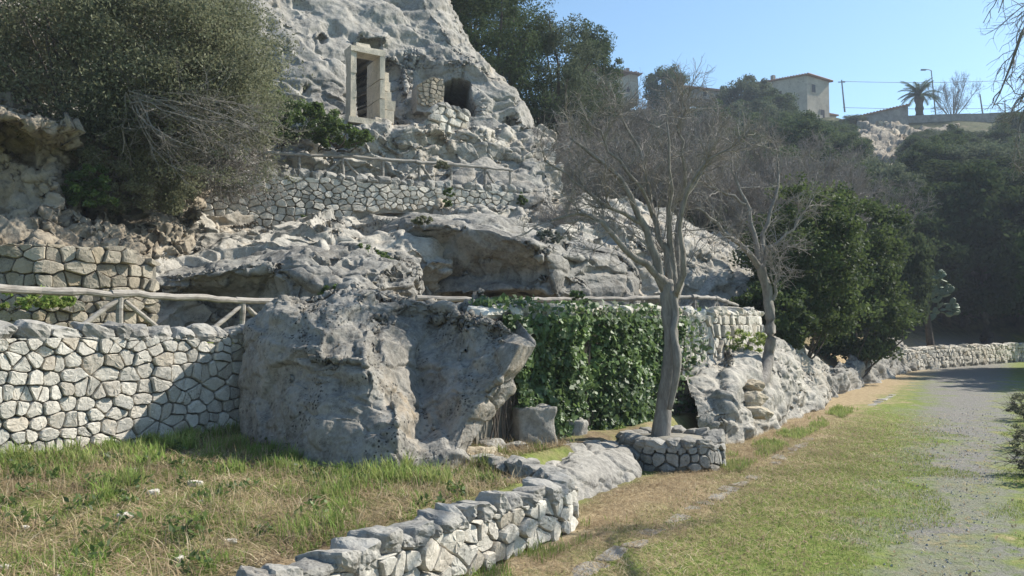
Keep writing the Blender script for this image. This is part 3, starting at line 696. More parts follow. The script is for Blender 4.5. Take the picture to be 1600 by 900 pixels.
# rounded outcrop behind the fence, hollow on its left
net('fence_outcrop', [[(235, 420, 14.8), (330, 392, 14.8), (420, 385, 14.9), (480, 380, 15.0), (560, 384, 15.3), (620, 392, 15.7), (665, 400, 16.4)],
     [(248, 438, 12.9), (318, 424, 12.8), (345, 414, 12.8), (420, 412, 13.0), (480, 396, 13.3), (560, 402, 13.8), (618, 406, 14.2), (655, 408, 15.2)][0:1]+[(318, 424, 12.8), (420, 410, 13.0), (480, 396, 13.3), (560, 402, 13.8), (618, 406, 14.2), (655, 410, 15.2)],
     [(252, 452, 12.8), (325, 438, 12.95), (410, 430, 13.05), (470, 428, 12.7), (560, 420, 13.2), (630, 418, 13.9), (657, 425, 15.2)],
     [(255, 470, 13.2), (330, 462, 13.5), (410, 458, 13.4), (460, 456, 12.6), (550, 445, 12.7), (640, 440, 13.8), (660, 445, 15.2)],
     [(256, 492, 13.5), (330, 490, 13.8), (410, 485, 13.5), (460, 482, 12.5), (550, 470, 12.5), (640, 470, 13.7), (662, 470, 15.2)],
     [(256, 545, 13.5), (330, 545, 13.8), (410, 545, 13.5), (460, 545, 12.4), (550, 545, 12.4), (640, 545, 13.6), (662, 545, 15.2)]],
    200, 420, M['stained_shaded'], [('fbm', 1.4, .10), ('facet', 1.0, .14), ('strata', .6, .06), ('pit', .4, .12), ('crack', 1.0, .09), ('facet', .35, .02), ('ridge', .25, .010)], seed=11, tens=.5)
# pitted light outcrop right of the slab
net('pitted_outcrop', [[(960, 372, 22), (1010, 352, 23), (1060, 350, 24), (1110, 362, 25), (1150, 382, 26), (1170, 410, 27)],
     [(975, 405, 20.0), (1010, 385, 20.4), (1060, 378, 20.6), (1110, 384, 21.6), (1145, 400, 22.6), (1160, 430, 24)],
     [(985, 435, 19.8), (1010, 425, 19.8), (1060, 415, 20.0), (1110, 420, 20.8), (1146, 425, 21.8), (1160, 445, 24)],
     [(988, 460, 19.8), (1010, 455, 20.0), (1060, 450, 20.2), (1110, 453, 20.8), (1148, 452, 21.8), (1160, 460, 24)],
     [(988, 466, 21.0), (1010, 460, 21.5), (1060, 456, 22.2), (1110, 458, 22.6), (1148, 457, 22.8), (1160, 470, 24)],
     [(988, 520, 21.0), (1010, 520, 21.5), (1060, 520, 22.4), (1110, 520, 22.8), (1148, 520, 23), (1160, 520, 24)]],
    170, 260, M['slope'], [('fbm', 1.4, .14), ('ridge', .8, .12), ('pit', .55, .26), ('pit', .3, .12), ('facet', .3, .05), ('ridge', .16, .02)], seed=14)
# ochre bank with a shaded hollow, upper left
net('ochre_bank', [[(-160, 130, 13.2), (-40, 140, 13.2), (40, 165, 13.6), (100, 200, 14.2), (170, 215, 15.2), (260, 240, 16.5), (330, 260, 17.6)],
     [(-160, 165, 11.6), (-40, 172, 11.6), (40, 190, 11.9), (100, 212, 12.6), (170, 235, 14.2), (250, 262, 15.4), (330, 285, 16.9)],
     [(-160, 178, 12.8), (-40, 186, 12.8), (40, 205, 13.1), (100, 232, 13.3), (160, 262, 14.8), (240, 290, 15.6), (320, 312, 16.6)],
     [(-160, 240, 13.2), (-40, 250, 13.2), (35, 262, 13.3), (85, 270, 12.8), (150, 300, 14.9), (235, 318, 15.2), (310, 335, 16.0)],
     [(-160, 310, 12.9), (-40, 315, 12.8), (30, 318, 12.5), (85, 310, 12.3), (150, 335, 14.2), (225, 342, 14.3), (300, 352, 15.4)],
     [(-160, 355, 12.1), (-40, 358, 12.0), (30, 355, 11.9), (90, 352, 12.1), (150, 362, 13.0), (225, 368, 13.4), (290, 378, 14.8)],
     [(-160, 420, 11.4), (-40, 420, 11.3), (30, 410, 11.4), (90, 405, 11.6), (150, 405, 12.1), (225, 410, 12.8), (280, 415, 14.2)]],
    240, 360, M['bank'], [('fbm', 1.6, .14), ('facet', 1.1, .26), ('strata', .5, .08), ('crack', .8, .12), ('facet', .35, .09), ('ridge', .15, .02)], seed=17, tens=.35)
# outcrop edging the path on the right
net('path_outcrop', [[(1060, 560, 13.5), (1110, 535, 15.0), (1150, 520, 17), (1200, 520, 19), (1240, 535, 21), (1270, 560, 22.5), (1300, 575, 24)],
     [(1085, 628, 12.3), (1125, 605, 12.7), (1145, 560, 13.9), (1190, 545, 15.4), (1235, 548, 17.2), (1262, 580, 18.6), (1296, 588, 20.8)],
     [(1092, 650, 12.0), (1130, 625, 12.3), (1160, 590, 13.2), (1200, 575, 14.6), (1246, 580, 16.6), (1272, 596, 18.2), (1300, 600, 20.6)],
     [(1096, 672, 11.9), (1136, 655, 12.0), (1178, 625, 13.2), (1220, 610, 14.8), (1258, 606, 16.6), (1284, 612, 18.4), (1305, 612, 20.4)],
     [(1100, 712, 11.7), (1142, 702, 11.9), (1190, 682, 13.0), (1232, 660, 14.8), (1268, 646, 16.6), (1292, 636, 18.4), (1310, 630, 20.4)]],
    200, 340, M['slope'], [('fbm', 1.2, .14), ('ridge', .8, .06), ('facet', 1.0, .10), ('strata', .6, .04), ('crack', .8, .04)], seed=21)
net('verge_rock', [[(1280, 585, 22), (1310, 570, 23), (1340, 555, 26), (1370, 545, 29), (1392, 520, 33), (1410, 540, 36), (1440, 545, 38)],
     [(1286, 600, 20.4), (1315, 580, 21.8), (1345, 572, 24.5), (1372, 566, 27.5), (1394, 540, 30.5), (1416, 556, 33.2), (1450, 556, 36)],
     [(1288, 625, 20.2), (1322, 618, 21.6), (1352, 606, 24.2), (1378, 598, 27), (1402, 592, 30), (1425, 586, 33), (1452, 582, 35.6)]],
    110, 260, M['outcrop'], [('fbm', 1.4, .2), ('facet', .9, .2), ('ridge', .6, .08), ('facet', .25, .02)], seed=24)
# flat slab between the low wall and the planter
net('flat_rock_slab', [[(690, 668, 11.2), (760, 672, 10.9), (850, 684, 10.6), (930, 682, 10.6), (985, 690, 10.6)],
     [(690, 700, 9.4), (760, 702, 9.4), (850, 696, 9.7), (930, 690, 9.9), (985, 700, 10.0)],
     [(700, 728, 8.4), (770, 726, 8.5), (850, 720, 8.8), (930, 712, 9.1), (990, 715, 9.6)],
     [(730, 760, 7.5), (800, 745, 7.6), (870, 740, 7.9), (940, 738, 8.7), (1000, 735, 9.4)],
     [(740, 860, 7.2), (810, 850, 7.2), (880, 835, 7.4), (950, 800, 8.4), (1010, 775, 9.1)]],
    120, 220, M['outcrop'], [('fbm', 1.5, .04), ('facet', 1.0, .035), ('crack', .7, .04), ('facet', .3, .010), ('ridge', .2, .007)], seed=27)
# ------------------------------------------------------------------ the great boulder
def boulder():
    R = [[(500, 500, 9.9), (530, 470, 9.9), (560, 452, 10.0), (610, 466, 9.9), (660, 480, 9.6), (715, 496, 9.3), (770, 512, 9.0), (808, 528, 8.8), (822, 534, 8.9)],
     [(440, 485, 9.5), (480, 462, 9.6), (528, 445, 9.7), (600, 458, 9.6), (660, 473, 9.3), (720, 489, 9.0), (780, 507, 8.7), (818, 527, 8.62), (836, 535, 8.72)],
     [(398, 512, 9.4), (450, 492, 8.8), (510, 484, 8.65), (575, 500, 8.75), (618, 492, 9.35), (680, 500, 9.25), (750, 518, 8.85), (812, 540, 8.25), (838, 541, 8.6)],
     [(382, 555, 9.3), (425, 535, 8.65), (500, 555, 8.0), (570, 562, 7.85), (610, 560, 8.3), (650, 562, 8.95), (728, 575, 8.6), (792, 578, 8.10), (815, 580, 8.45)],
     [(378, 600, 9.2), (430, 590, 8.55), (505, 600, 8.05), (580, 602, 7.75), (618, 618, 7.9), (655, 605, 8.75), (720, 615, 8.35), (762, 618, 8.1), (790, 616, 8.4)],
     [(376, 645, 9.15), (430, 650, 8.45), (500, 655, 7.7), (560, 655, 7.62), (622, 660, 7.45), (660, 655, 8.25), (700, 660, 8.1), (728, 660, 7.95), (758, 656, 8.2)],
     [(374, 690, 9.1), (430, 700, 8.25), (500, 712, 7.55), (560, 722, 7.35), (620, 722, 7.3), (655, 716, 7.55), (685, 712, 7.6), (712, 705, 7.7), (736, 698, 7.95)],
     [(374, 730, 9.0), (430, 745, 8.15), (500, 765, 7.5), (560, 775, 7.3), (620, 780, 7.25), (655, 775, 7.45), (680, 770, 7.5), (705, 760, 7.6), (722, 750, 7.8)]]
    A = []
    for k, r in enumerate(R):
        rr = [P(*q) for q in r]; z = rr[4][2]; s = [0, .3, .55, .75, .9, 1, 1, 1][k]
        xr = rr[-1][0]; rr = rr+[np.array((xr-.35, rr[-1][1]+.9, z)), np.array((-.9, 10.4, z)), np.array((-2.0, 10.6, z)), np.array((rr[0][0]+.2, 10.2, z))]
        A.append(rr)
    c = np.mean(A[0], 0); A.insert(0, [c+(q-c)*.25+np.array((0, 0, .02)) for q in A[0]])
    A = np.array(A)
    G = catmull(A, 300, tens=.18).transpose(1, 0, 2); G = catmull(G, 620, closed=True, tens=.15).transpose(1, 0, 2)
    N = gnorm(G, True); s = 1.0 if (N*(G-G.mean((0, 1)))).sum() > 0 else -1.0
    G = rockify(G, [('fbm', 1.3, .04), ('ridge', .8, .07), ('facet', .8, .09), ('strata', .45, .03), ('crack', .9, .04), ('facet', .28, .022), ('ridge', .2, .012), ('pit', .12, .008)], True, 31, s, edge=(.8+1.0*sm(G[:, :, 2], 1.35, 1.9))[..., None]*(1-.85*(sm(G[:, :, 0], -.25, .1)*sm(G[:, :, 2], 1.05, 1.35))[..., None]))
    Fs = gfaces(300, 620, True)
    if s < 0: Fs = Fs[:, ::-1]
    V = G.reshape(-1, 3); V = np.concatenate((V, [G[0].mean(0)])); k = np.arange(620); fan = np.stack(((k+1) % 620, k, np.full(620, len(V)-1)), 1)
    base = np.array((-1.3, 8.8, .36)); o = mk('boulder', V-base, [Fs, fan], M['boulder'], None, smooth=True); o.location = base
    tag(o, 'huge grey fallen boulder with a pointed overhanging right tip, leaning on the dry stone wall', 'boulder')
boulder()
# ------------------------------------------------------------------ dry stone walls
def W(*a): return [xy(*q) for q in a]
dry_wall('dry_stone_wall', [(-6.6, 5.05), (-5.7, 6.28), (-4.75, 7.55), (-3.95, 8.65), (-3.2, 9.6), (-2.6, 10.4)], [.3, .3, .32, .36, .38, .4], [1.62, 1.62, 1.62, 1.62, 1.62, 1.62],
         'tall pale dry stone wall retaining the terrace left of the fallen boulder', 'stone wall', .175, .118, M['stone'], cop=(.25, .38, .165, M['coping']), gap=.011, proud=.03, seed=5, maxparts=300, cn=7)
dry_wall('low_stone_wall', [(-2.3, 2.35), (-1.36, 3.8), (-.85, 4.66), (-.35, 5.5), (.12, 6.22), (.46, 6.74), (.56, 7.0), (.50, 7.3), (.2, 7.75), (-.25, 8.15)], [-.02]*6+[0, .02, .1, .2], [.34, .35, .36, .37, .36, .35, .34, .34, .36, .38],
         'low grey dry stone wall along the grass path with rounded coping stones, in front', 'stone wall', .185, .13, M['stone'], cop=(.18, .31, .135, M['coping']), gap=.011, proud=.03, seed=9, thick=.4, maxparts=300, cn=8)
ang = np.linspace(0, 2*np.pi, 33)+.9; cx, cy = 2.02, 10.28
dry_wall('stone_planter', [(cx+.68*math.cos(a), cy+.68*math.sin(a)) for a in ang], [-0.06]*33, [.30]*33, 'round dry stone planter ring round the foot of the bare tree', 'planter', .17, .13, M['coping'],
         cop=(.24, .26, .13, M['coping']), gap=.014, proud=.03, seed=12, thick=.3, batter=.10, cn=6)
V, Fs = tubes(np.array([[(cx, cy, .05), (cx, cy, .24), (cx, cy, .33), (cx, cy, .36)]]), np.array([[.5, .5, .46, .15]]), 20)
tag(mk('planter_soil', V, Fs, M['gap'], None, smooth=True), 'brown soil filling the round stone planter', 'soil', kind='structure')
# wall under the ivy, with its bare pitted end
ivp = [(-.35, 8.85), (.4, 10.05), (1.95, 12.05), (3.45, 14.0), (4.15, 15.0), (5.0, 16.6), (5.6, 17.9)]
dry_wall('ivy_wall', ivp, [.15, .15, .2, .25, .3, .7, .9], [1.86, 1.88, 1.93, 1.96, 1.97, 1.99, 2.0], 'tall rubble wall half hidden under ivy, its bare grey end standing behind the leaning tree', 'stone wall', .24, .17, M['stone'],
         cop=(.28, .36, .16, M['stone']), gap=.02, proud=.05, seed=15, maxparts=290, keep=lambda s, z: s > 3.9)
# upper terrace wall
top = [(255, 300, 17.0), (330, 276, 17.3), (420, 274, 17.8), (500, 277, 18.3), (600, 287, 19.0), (700, 294, 20.0), (790, 300, 20.9), (832, 303, 21.4)]
bot = [(255, 368, 17.0), (330, 364, 17.3), (420, 356, 17.8), (500, 345, 18.3), (600, 322, 19.0), (700, 325, 20.0), (790, 327, 20.9), (832, 330, 21.4)]
upper_pts = pl(*top)
dry_wall('upper_terrace_wall', upper_pts, zs(*bot), zs(*top), 'long pale dry stone wall high on the slope under the upper fence', 'stone wall', .24, .14, M['stone'], cop=(.26, .34, .2, M['coping']), gap=.016, proud=.03, seed=21, maxparts=300)
# rough masonry under the ochre bank
mt = [(-60, 384, 10.7), (60, 380, 10.9), (130, 386, 11.3), (190, 384, 11.7), (245, 412, 12.2)]; mb = [(-60, 540, 10.7), (60, 538, 10.9), (130, 535, 11.3), (190, 532, 11.7), (245, 528, 12.2)]
dry_wall('rough_masonry', pl(*mb), zs(*mb), zs(*mt), 'rough ochre and grey masonry of big stones under the earthy bank, behind the near fence', 'stone wall', .23, .14, M['rubble'], gap=.012, proud=.10, seed=25, thick=.6)
# far wall along the bend of the path
fp = [(15.6, 32.2), (17.5, 34.0), (20.2, 36.4), (23.2, 39.1), (27.2, 42.7), (33, 48)]
dry_wall('far_path_wall', fp, [0]*6, [.72, .84, .86, .86, .86, .86], 'long low stone wall beside the far bend of the path, below the prickly pear', 'stone wall', .34, .2, M['stone'], cop=(.4, .4, .16, M['stone']), gap=.03, proud=.05, seed=28, maxparts=160)
V, Fs = [], []
# ------------------------------------------------------------------ kerb: flat edging stones let into the grass
kb = thing('stone_kerb', 'line of worn flat edging stones sunk in the grass beside the path', 'kerb', (.45, 5.67, 0))
rs = random.Random(4)
def kerb(s0, s1, p0, p1):
    a, b = np.array(p0), np.array(p1); L = np.linalg.norm(b-a); d = (b-a)/L; s = s0
    while s < s1:
        l = rs.uniform(.22, .5); c = a+d*(s+l/2); wd = rs.uniform(.16, .24)
        V, Q = stone_verts(l*1.02, wd, .09, rs.randint(0, 99999), 5, .85, .05, 4); R = frame((d[0], d[1], 0)); R = R@np.array(Matrix.Rotation(rs.uniform(-.12, .12), 3, 'Z'))
        mk('kerb_stone', V@R.T+np.array((c[0]+rs.uniform(-.03, .03), c[1], rs.uniform(-.036, -.026))), Q, M['coping'], kb); s += l+rs.choice([.02, .04, .15])
kerb(-.4, 4.4, (.35, 5.5), (2.75, 9.3)); kerb(0, 2.6, (3.25, 10.2), (4.6, 12.5)); kerb(0, 3.5, (8.0, 18.0), (10.6, 22.0))
# ------------------------------------------------------------------ rustic pole fences
def gz(x, y): return float(H(np.array([x]), np.array([y]))[0])
def fence(name, label, pts, zr, zbase, posts, braces, r, seed):
    """pts: rail nodes (x,y); zr rail heights; posts: indices with a post; braces: indices with two slanting struts"""
    root = thing(name, label, 'fence', (pts[0][0], pts[0][1], zbase[0]))
    for i in range(len(pts)-1):
        a = np.array((*pts[i], zr[i])); b = np.array((*pts[i+1], zr[i+1])); d = (b-a)/np.linalg.norm(b-a)
        log('rail', a-d*.10, b+d*.08, r*1.05, r*.85, M['wood'], root, seed+i)
    for i in posts:
        x, y = pts[i]; log('post', (x, y+.05, zbase[i]-.1), (x, y+.03, zr[i]-r*.2), r*1.0, r*.9, M['wood'], root, seed+40+i)
    for i in braces:
        for s in (-1, 1):
            j = min(max(i+s, 0), len(pts)-1)
            if j == i: continue
            d = np.array(pts[j])-np.array(pts[i]); L = np.linalg.norm(d); d = d/L; k = min(1.15*(zr[i]-zbase[i])*1.15, L*.6)
            a = (pts[i][0]+d[0]*.05, pts[i][1]+d[1]*.05+.05, zr[i]-.08); b = (pts[i][0]+d[0]*k, pts[i][1]+d[1]*k+.05, zbase[i]-.02)
            log('brace', a, b, r*.78, r*.7, M['wood'], root, seed+80+i*2+s)
    return root
fence('pole_fence', 'near grey rustic pole fence on the terrace above the tall wall, left of the boulder', [(-6.9, 6.3), (-6.15, 7.4), (-5.5, 8.35), (-4.72, 9.6), (-3.78, 11.2), (-2.95, 12.2)], [2.13, 2.13, 2.13, 2.13, 2.11, 2.12], [1.45]*6, [1, 3, 4, 5], [1, 3, 4], .045, 100)
f2 = [(660, 466, 12.4), (780, 471, 13.0), (905, 467, 14.4), (990, 467, 15.2), (1085, 464, 16.2), (1120, 466, 17.0), (1150, 477, 17.8)]
pp = [P(*q) for q in f2]
fence('pole_fence', 'pale rustic pole fence running along the top of the ivy wall behind the bare tree', [tuple(q[:2]) for q in pp], [q[2] for q in pp], [1.45, 1.45, 1.45, 1.45, 1.45, 1.5, 1.6], [0, 1, 2, 3, 4, 5, 6], [3, 4, 5], .045, 200)
f3 = [(385, 236, 17.9), (412, 239, 18.05), (467, 242, 18.4), (535, 244, 18.9), (598, 249, 19.4), (655, 253, 19.9), (705, 257, 20.4), (758, 262, 20.9), (797, 266, 21.3)]
pp = [P(*q) for q in f3]
fence('pole_fence', 'distant thin pole fence on top of the upper terrace wall under the cliff', [tuple(q[:2]) for q in pp], [q[2] for q in pp], [q[2]-.62 for q in pp], [1, 2, 3, 4, 5, 6, 7, 8], [1, 3, 5, 7], .042, 300)
# ------------------------------------------------------------------ loose rocks
rock('rock', (.17, 9.5, .22), (.58, .6, .66), 3, 'squared ochre-grey rock standing between the boulder tip and the ivy', 'rock', M['outcrop'], .35, 16, .05, .93, 2)
rock('rock', (.66, 10.3, .18), (.6, .5, .46), 5, 'mossy rock half hidden behind the squared one at the ivy foot', 'rock', M['outcrop'], .2, 12, .1, .7)
R_ = random.Random(8)
for i, (u, v, d, s, l) in enumerate(((722, 722, 8.2, .30, 'pale broken rock lying under the boulder tip'), (752, 716, 8.5, .34, 'ochre broken rock beside the low wall end, below the boulder tip'), (781, 722, 8.4, .26, 'small cream rock between the boulder and the flat slab'),
     (765, 700, 9.0, .42, 'flat grey rock behind the broken ones under the boulder tip'), (800, 706, 9.1, .3, 'grey rock at the left edge of the flat slab'), (712, 742, 7.7, .22, 'angular rock against the right foot of the boulder'))):
    q = P(u, v, d); rock('rock', (q[0], q[1], max(.25, q[2]-s*.3)), (s*1.2, s, s*.7), 40+i, l, 'rock', M['ochre_stone'] if i in (0, 1, 2, 5) else M['coping'], R_.random()*3, 9, .08, .6, 9)
for i, (u, v, d, s, l) in enumerate(((1172, 602, 13.3, .36, 'ochre stone topmost of the small stack at the foot of the leaning tree'), (1178, 622, 13.1, .44, 'cream stone in the middle of the stack under the leaning tree'), (1184, 645, 12.9, .42, 'lowest pale stone of the stack under the leaning tree'))):
    q = P(u, v, d); rock('rock', (q[0], q[1], q[2]-s*.25), (s*1.2, s, s*.55), 60+i, l, 'rock', M['ochre_stone'], .5, 9, .08, .6, 9)
grp = 'small pale stones lying in the weeds of the near terrace'
for i in range(46):
    wv = R_.uniform(3.7, 7.6); t = R_.uniform(-.5, 6.2); x, y = xy(wv, t)
    if y < 4 or abs(x/y) > .66: continue
    s = R_.uniform(.03, .10); rock('loose_stone', (x, y, gz(x, y)+.0), (s*1.3, s, s*.6), 200+i, 'small pale stone lying among the weeds below the boulder and tall wall', 'stone', M['stone'], R_.random()*3, 3, .1, .6, 4, group=grp, detail=False)
# ------------------------------------------------------------------ bare trees
def limb(pts, r0, r1, K=9):
    return poly_tube([P(*q) for q in pts], list(np.linspace(r0, r1, len(pts))), K, 8)
def bare_tree(name, label, trunk, limbs, seeds, n2=11, n3=7, n4=4, tw=.0026, l2=(.7, 1.4), l3=(.35, .8), l4=(.15, .4), up=.25, group=None, extra=0):
    rs = np.random.RandomState(seeds); base = P(*trunk[0][0]); root = thing(name, label, 'tree', base, group)
    p, r = poly_tube([P(*q) for q in trunk[0]], trunk[1], 26, 12, .006, rs)
    V, Fs = tubes(p, r, 16); c = p[0].mean(0)
    V = V+(fbm(V*np.array((5, 5, 1.2)), 3)*.009)[:, None]*np.sign(V-np.repeat(p[0], 16, 0))
    mk('trunk', V, Fs, M['bark'], root, smooth=True)
    L1 = []
    for q, r0, r1 in limbs:
        p, r = limb(q, r0, r1, 12); p[0, 1:-1] += rs.normal(size=(10, 3))*.018
        V, Fs = tubes(p, r, 9); V = V+(fbm(V*np.array((9, 9, 3)), 2)*.006)[:, None]*rs.choice([-1, 1], size=(1, 3))
        mk('limb', V, Fs, M['bark'], root, smooth=True); L1.append(p[0][:])
    L1 = np.array(L1); tw_ = []
    a, ra = sprout(L1, n2, 8, *l2, tw*3.6, rs, up, .95, .22, .13); tw_.append((a, ra, 5))
    b, rb = sprout(a, n3, 6, *l3, tw*1.9, rs, up*.8, 1.0, .12, .16); tw_.append((b, rb, 4))
    c, rc = sprout(b, n4, 4, *l4, tw, rs, up*.5, 1.0, .1, .18); tw_.append((c, rc, 3))
    c2, rc2 = sprout(a, 5, 4, *l4, tw, rs, up*.5, 1.1, .1, .18); tw_.append((c2, rc2, 3))
    V, Fs = merge([tubes(x, y_, s, False) for x, y_, s in tw_]); tag(mk('twigs', V, Fs, M['twig'], root), kind='stuff')
    return root
d0 = 10.3
bare_tree('bare_tree', 'leafless grey tree with many forking limbs rising from the round stone planter',
  ([(1032, 690, d0), (1037, 640, d0), (1044, 580, d0), (1048, 530, d0), (1042, 480, d0), (1042, 440, d0)], [.135, .102, .09, .09, .084, .082]),
  [([(1042, 448, d0), (1025, 425, 10.2), (985, 400, 10.0), (945, 352, 9.9), (905, 335, 9.8), (860, 345, 9.7)], .062, .012),
   ([(1040, 455, d0), (1025, 400, 10.2), (1005, 350, 10.2), (975, 290, 10.1), (930, 245, 10.0), (890, 215, 9.9)], .07, .012),
   ([(1044, 445, d0), (1040, 390, 10.4), (1020, 340, 10.5), (1012, 280, 10.5), (985, 215, 10.6), (965, 170, 10.6)], .058, .010),
   ([(1048, 500, d0), (1056, 460, 10.3), (1050, 400, 10.4), (1046, 340, 10.3), (1050, 270, 10.2), (1042, 190, 10.1)], .07, .010),
   ([(1050, 480, d0), (1060, 440, 10.5), (1058, 380, 10.7), (1066, 320, 10.9), (1095, 270, 11.0), (1115, 215, 11.1)], .064, .012),
   ([(1052, 470, d0), (1066, 420, 10.0), (1064, 350, 9.9), (1080, 290, 9.8), (1110, 250, 9.6), (1150, 225, 9.5)], .045, .009),
   ([(1005, 350, 10.2), (960, 330, 10.0), (920, 300, 9.9), (880, 270, 9.9), (850, 250, 9.8)], .03, .008),
   ([(1020, 340, 10.5), (1000, 290, 10.3), (950, 230, 10.1), (925, 190, 10)], .03, .008),
   ([(1066, 320, 10.9), (1070, 260, 10.7), (1060, 200, 10.6), (1070, 165, 10.5)], .03, .008)], 5, 11, 8, 4, .0024, (.5, 1.15), (.25, .6), (.12, .32))
# second stem knot: a thin stem twisting up the right of the trunk
p, r = poly_tube([P(1046, 640, 10.15), P(1056, 590, 10.1), P(1058, 555, 10.1), P(1052, 520, 10.15), P(1056, 490, 10.2), P(1050, 455, 10.25)], [.03, .045, .055, .04, .045, .05], 20, 10)
V, Fs = tubes(p, r, 10); bt = bpy.data.objects['bare_tree']; mk('limb', V, Fs, M['bark'], bt, smooth=True)
d1 = 14.4
bare_tree('bare_tree', 'leaning leafless tree growing out of the rocks at the right end of the ivy wall',
  ([(1176, 606, 13.7), (1190, 596, 14.0), (1200, 560, d1), (1204, 520, d1), (1200, 460, d1), (1186, 415, d1)], [.125, .12, .10, .095, .09, .085]),
  [([(1188, 420, d1), (1165, 390, 14.2), (1140, 370, 14.0), (1105, 335, 13.8), (1085, 325, 13.7)], .062, .012),
   ([(1186, 420, d1), (1182, 370, 14.5), (1165, 320, 14.6), (1150, 280, 14.7), (1140, 235, 14.8)], .06, .012),
   ([(1188, 418, d1), (1190, 370, 14.6), (1210, 320, 14.8), (1215, 270, 15.0), (1210, 225, 15.2)], .055, .010),
   ([(1190, 425, d1), (1200, 390, 14.5), (1225, 370, 14.6), (1250, 345, 14.8), (1270, 310, 15.0)], .04, .009),
   ([(1202, 480, d1), (1212, 450, 14.4), (1210, 425, 14.3), (1195, 400, 14.2)], .035, .009),
   ([(1165, 320, 14.6), (1130, 300, 14.5), (1105, 290, 14.4), (1080, 270, 14.3)], .028, .008)], 9, 10, 7, 4, .0028, (.5, 1.2), (.25, .6), (.12, .35))
# tree off to the right whose branches hang into the upper corner
bare_tree('bare_tree', 'leafless tree right of the path, thin branches drooping into the top right corner',
  ([(2390, 915, 5.5), (2385, 500, 5.5), (2365, 100, 5.5), (2340, -235, 5.5)], [.11, .09, .085, .07]),
  [([(2340, -235, 5.5), (2000, -260, 6.3), (1800, -170, 7.2), (1680, -60, 8.0), (1610, 20, 8.4), (1572, 110, 8.6), (1550, 170, 8.6)], .05, .004),
   ([(2345, -180, 5.5), (2050, -160, 6.3), (1850, -40, 7.3), (1690, 60, 8.1), (1622, 110, 8.4), (1595, 190, 8.5), (1580, 260, 8.5)], .045, .004),
   ([(2340, -235, 5.5), (1980, -300, 6.3), (1780, -240, 7.2), (1660, -150, 8.0), (1600, -60, 8.4), (1560, 20, 8.7)], .045, .004),
   ([(1800, -170, 7.2), (1690, -80, 8.0), (1640, -20, 8.5), (1605, 20, 8.6), (1588, 80, 8.6)], .014, .004),
   ([(1850, -40, 7.3), (1700, 30, 8.0), (1640, 60, 8.5), (1614, 100, 8.6), (1600, 160, 8.5)], .014, .004)], 12, 8, 4, 3, .0022, (.4, .8), (.2, .5), (.1, .3), -.35)
# ------------------------------------------------------------------ ivy on the wall
def ivy():
    rs = np.random.RandomState(2); pts = np.array(ivp)[:6]; seg = np.linalg.norm(np.diff(pts, axis=0), axis=1); S = np.concatenate(([0], np.cumsum(seg)))
    root = thing('ivy', 'dense dark green ivy curtain covering the wall behind the bare tree', 'ivy', (ivp[1][0], ivp[1][1], .2))
    N = 42000; s = rs.uniform(0, S[-1], N); h = rs.rand(N); zb, zt = .12, 2.02
    z = zb+(zt-zb)*h; n = np.array((.80, -.60))
    edge = 5.05+.35*fbm(np.stack((z*1.3, z*0, z*0+3), 1), 3)-.55*(1-h)
    low = .25+.25*fbm(np.stack((s*.8, s*0+7, s*0), 1), 2)
    k = (s < edge)|(rs.rand(N) < .10*(s < 6.0)); k &= (z > low)&(s > np.where(z > 1.6, .25, .62)+.2*fbm(np.stack((z*2, z*0, z*0+9), 1), 2)); s, z, h = s[k], z[k], h[k]
    q = np.stack((s*1.1, z*1.1, s*0), 1); bul = .13+.13*fbm(q, 3)+.05*fbm(q*4, 2)
    top = z > 1.86
    off = bul+rs.uniform(-.07, .05, len(s)); off = np.where(top, rs.uniform(-.42, .15, len(s)), off)
    z = z+np.where(top, .15*fbm(q*2.2, 3)+.02, 0)
    x = np.interp(s, S, pts[:, 0])+n[0]*off; y = np.interp(s, S, pts[:, 1])+n[1]*off
    C = np.stack((x, y, z), 1); nn = np.tile(np.array((n[0]*.8, n[1]*.8, .55)), (len(C), 1))
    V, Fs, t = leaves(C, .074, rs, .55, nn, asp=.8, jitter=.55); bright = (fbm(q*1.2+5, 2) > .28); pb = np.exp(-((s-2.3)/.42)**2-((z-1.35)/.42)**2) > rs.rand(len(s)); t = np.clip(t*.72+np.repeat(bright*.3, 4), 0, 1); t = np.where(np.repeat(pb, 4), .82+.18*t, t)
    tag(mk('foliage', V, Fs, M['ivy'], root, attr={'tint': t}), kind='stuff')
    # dark mat of old stems behind the leaves
    a = []
    for i in range(60):
        s0 = rs.uniform(.1, 5.2); p = []; zz = .2
        for k in range(7):
            p.append((np.interp(s0, S, pts[:, 0])+n[0]*.05, np.interp(s0, S, pts[:, 1])+n[1]*.05, zz)); zz += .27; s0 = np.clip(s0+rs.uniform(-.14, .14), 0, S[-1])
        a.append(p)
    V, Fs = tubes(np.array(a), np.full((60, 7), .011), 5); tag(mk('stems', V, Fs, M['darkbark'], root), kind='stuff')
ivy()
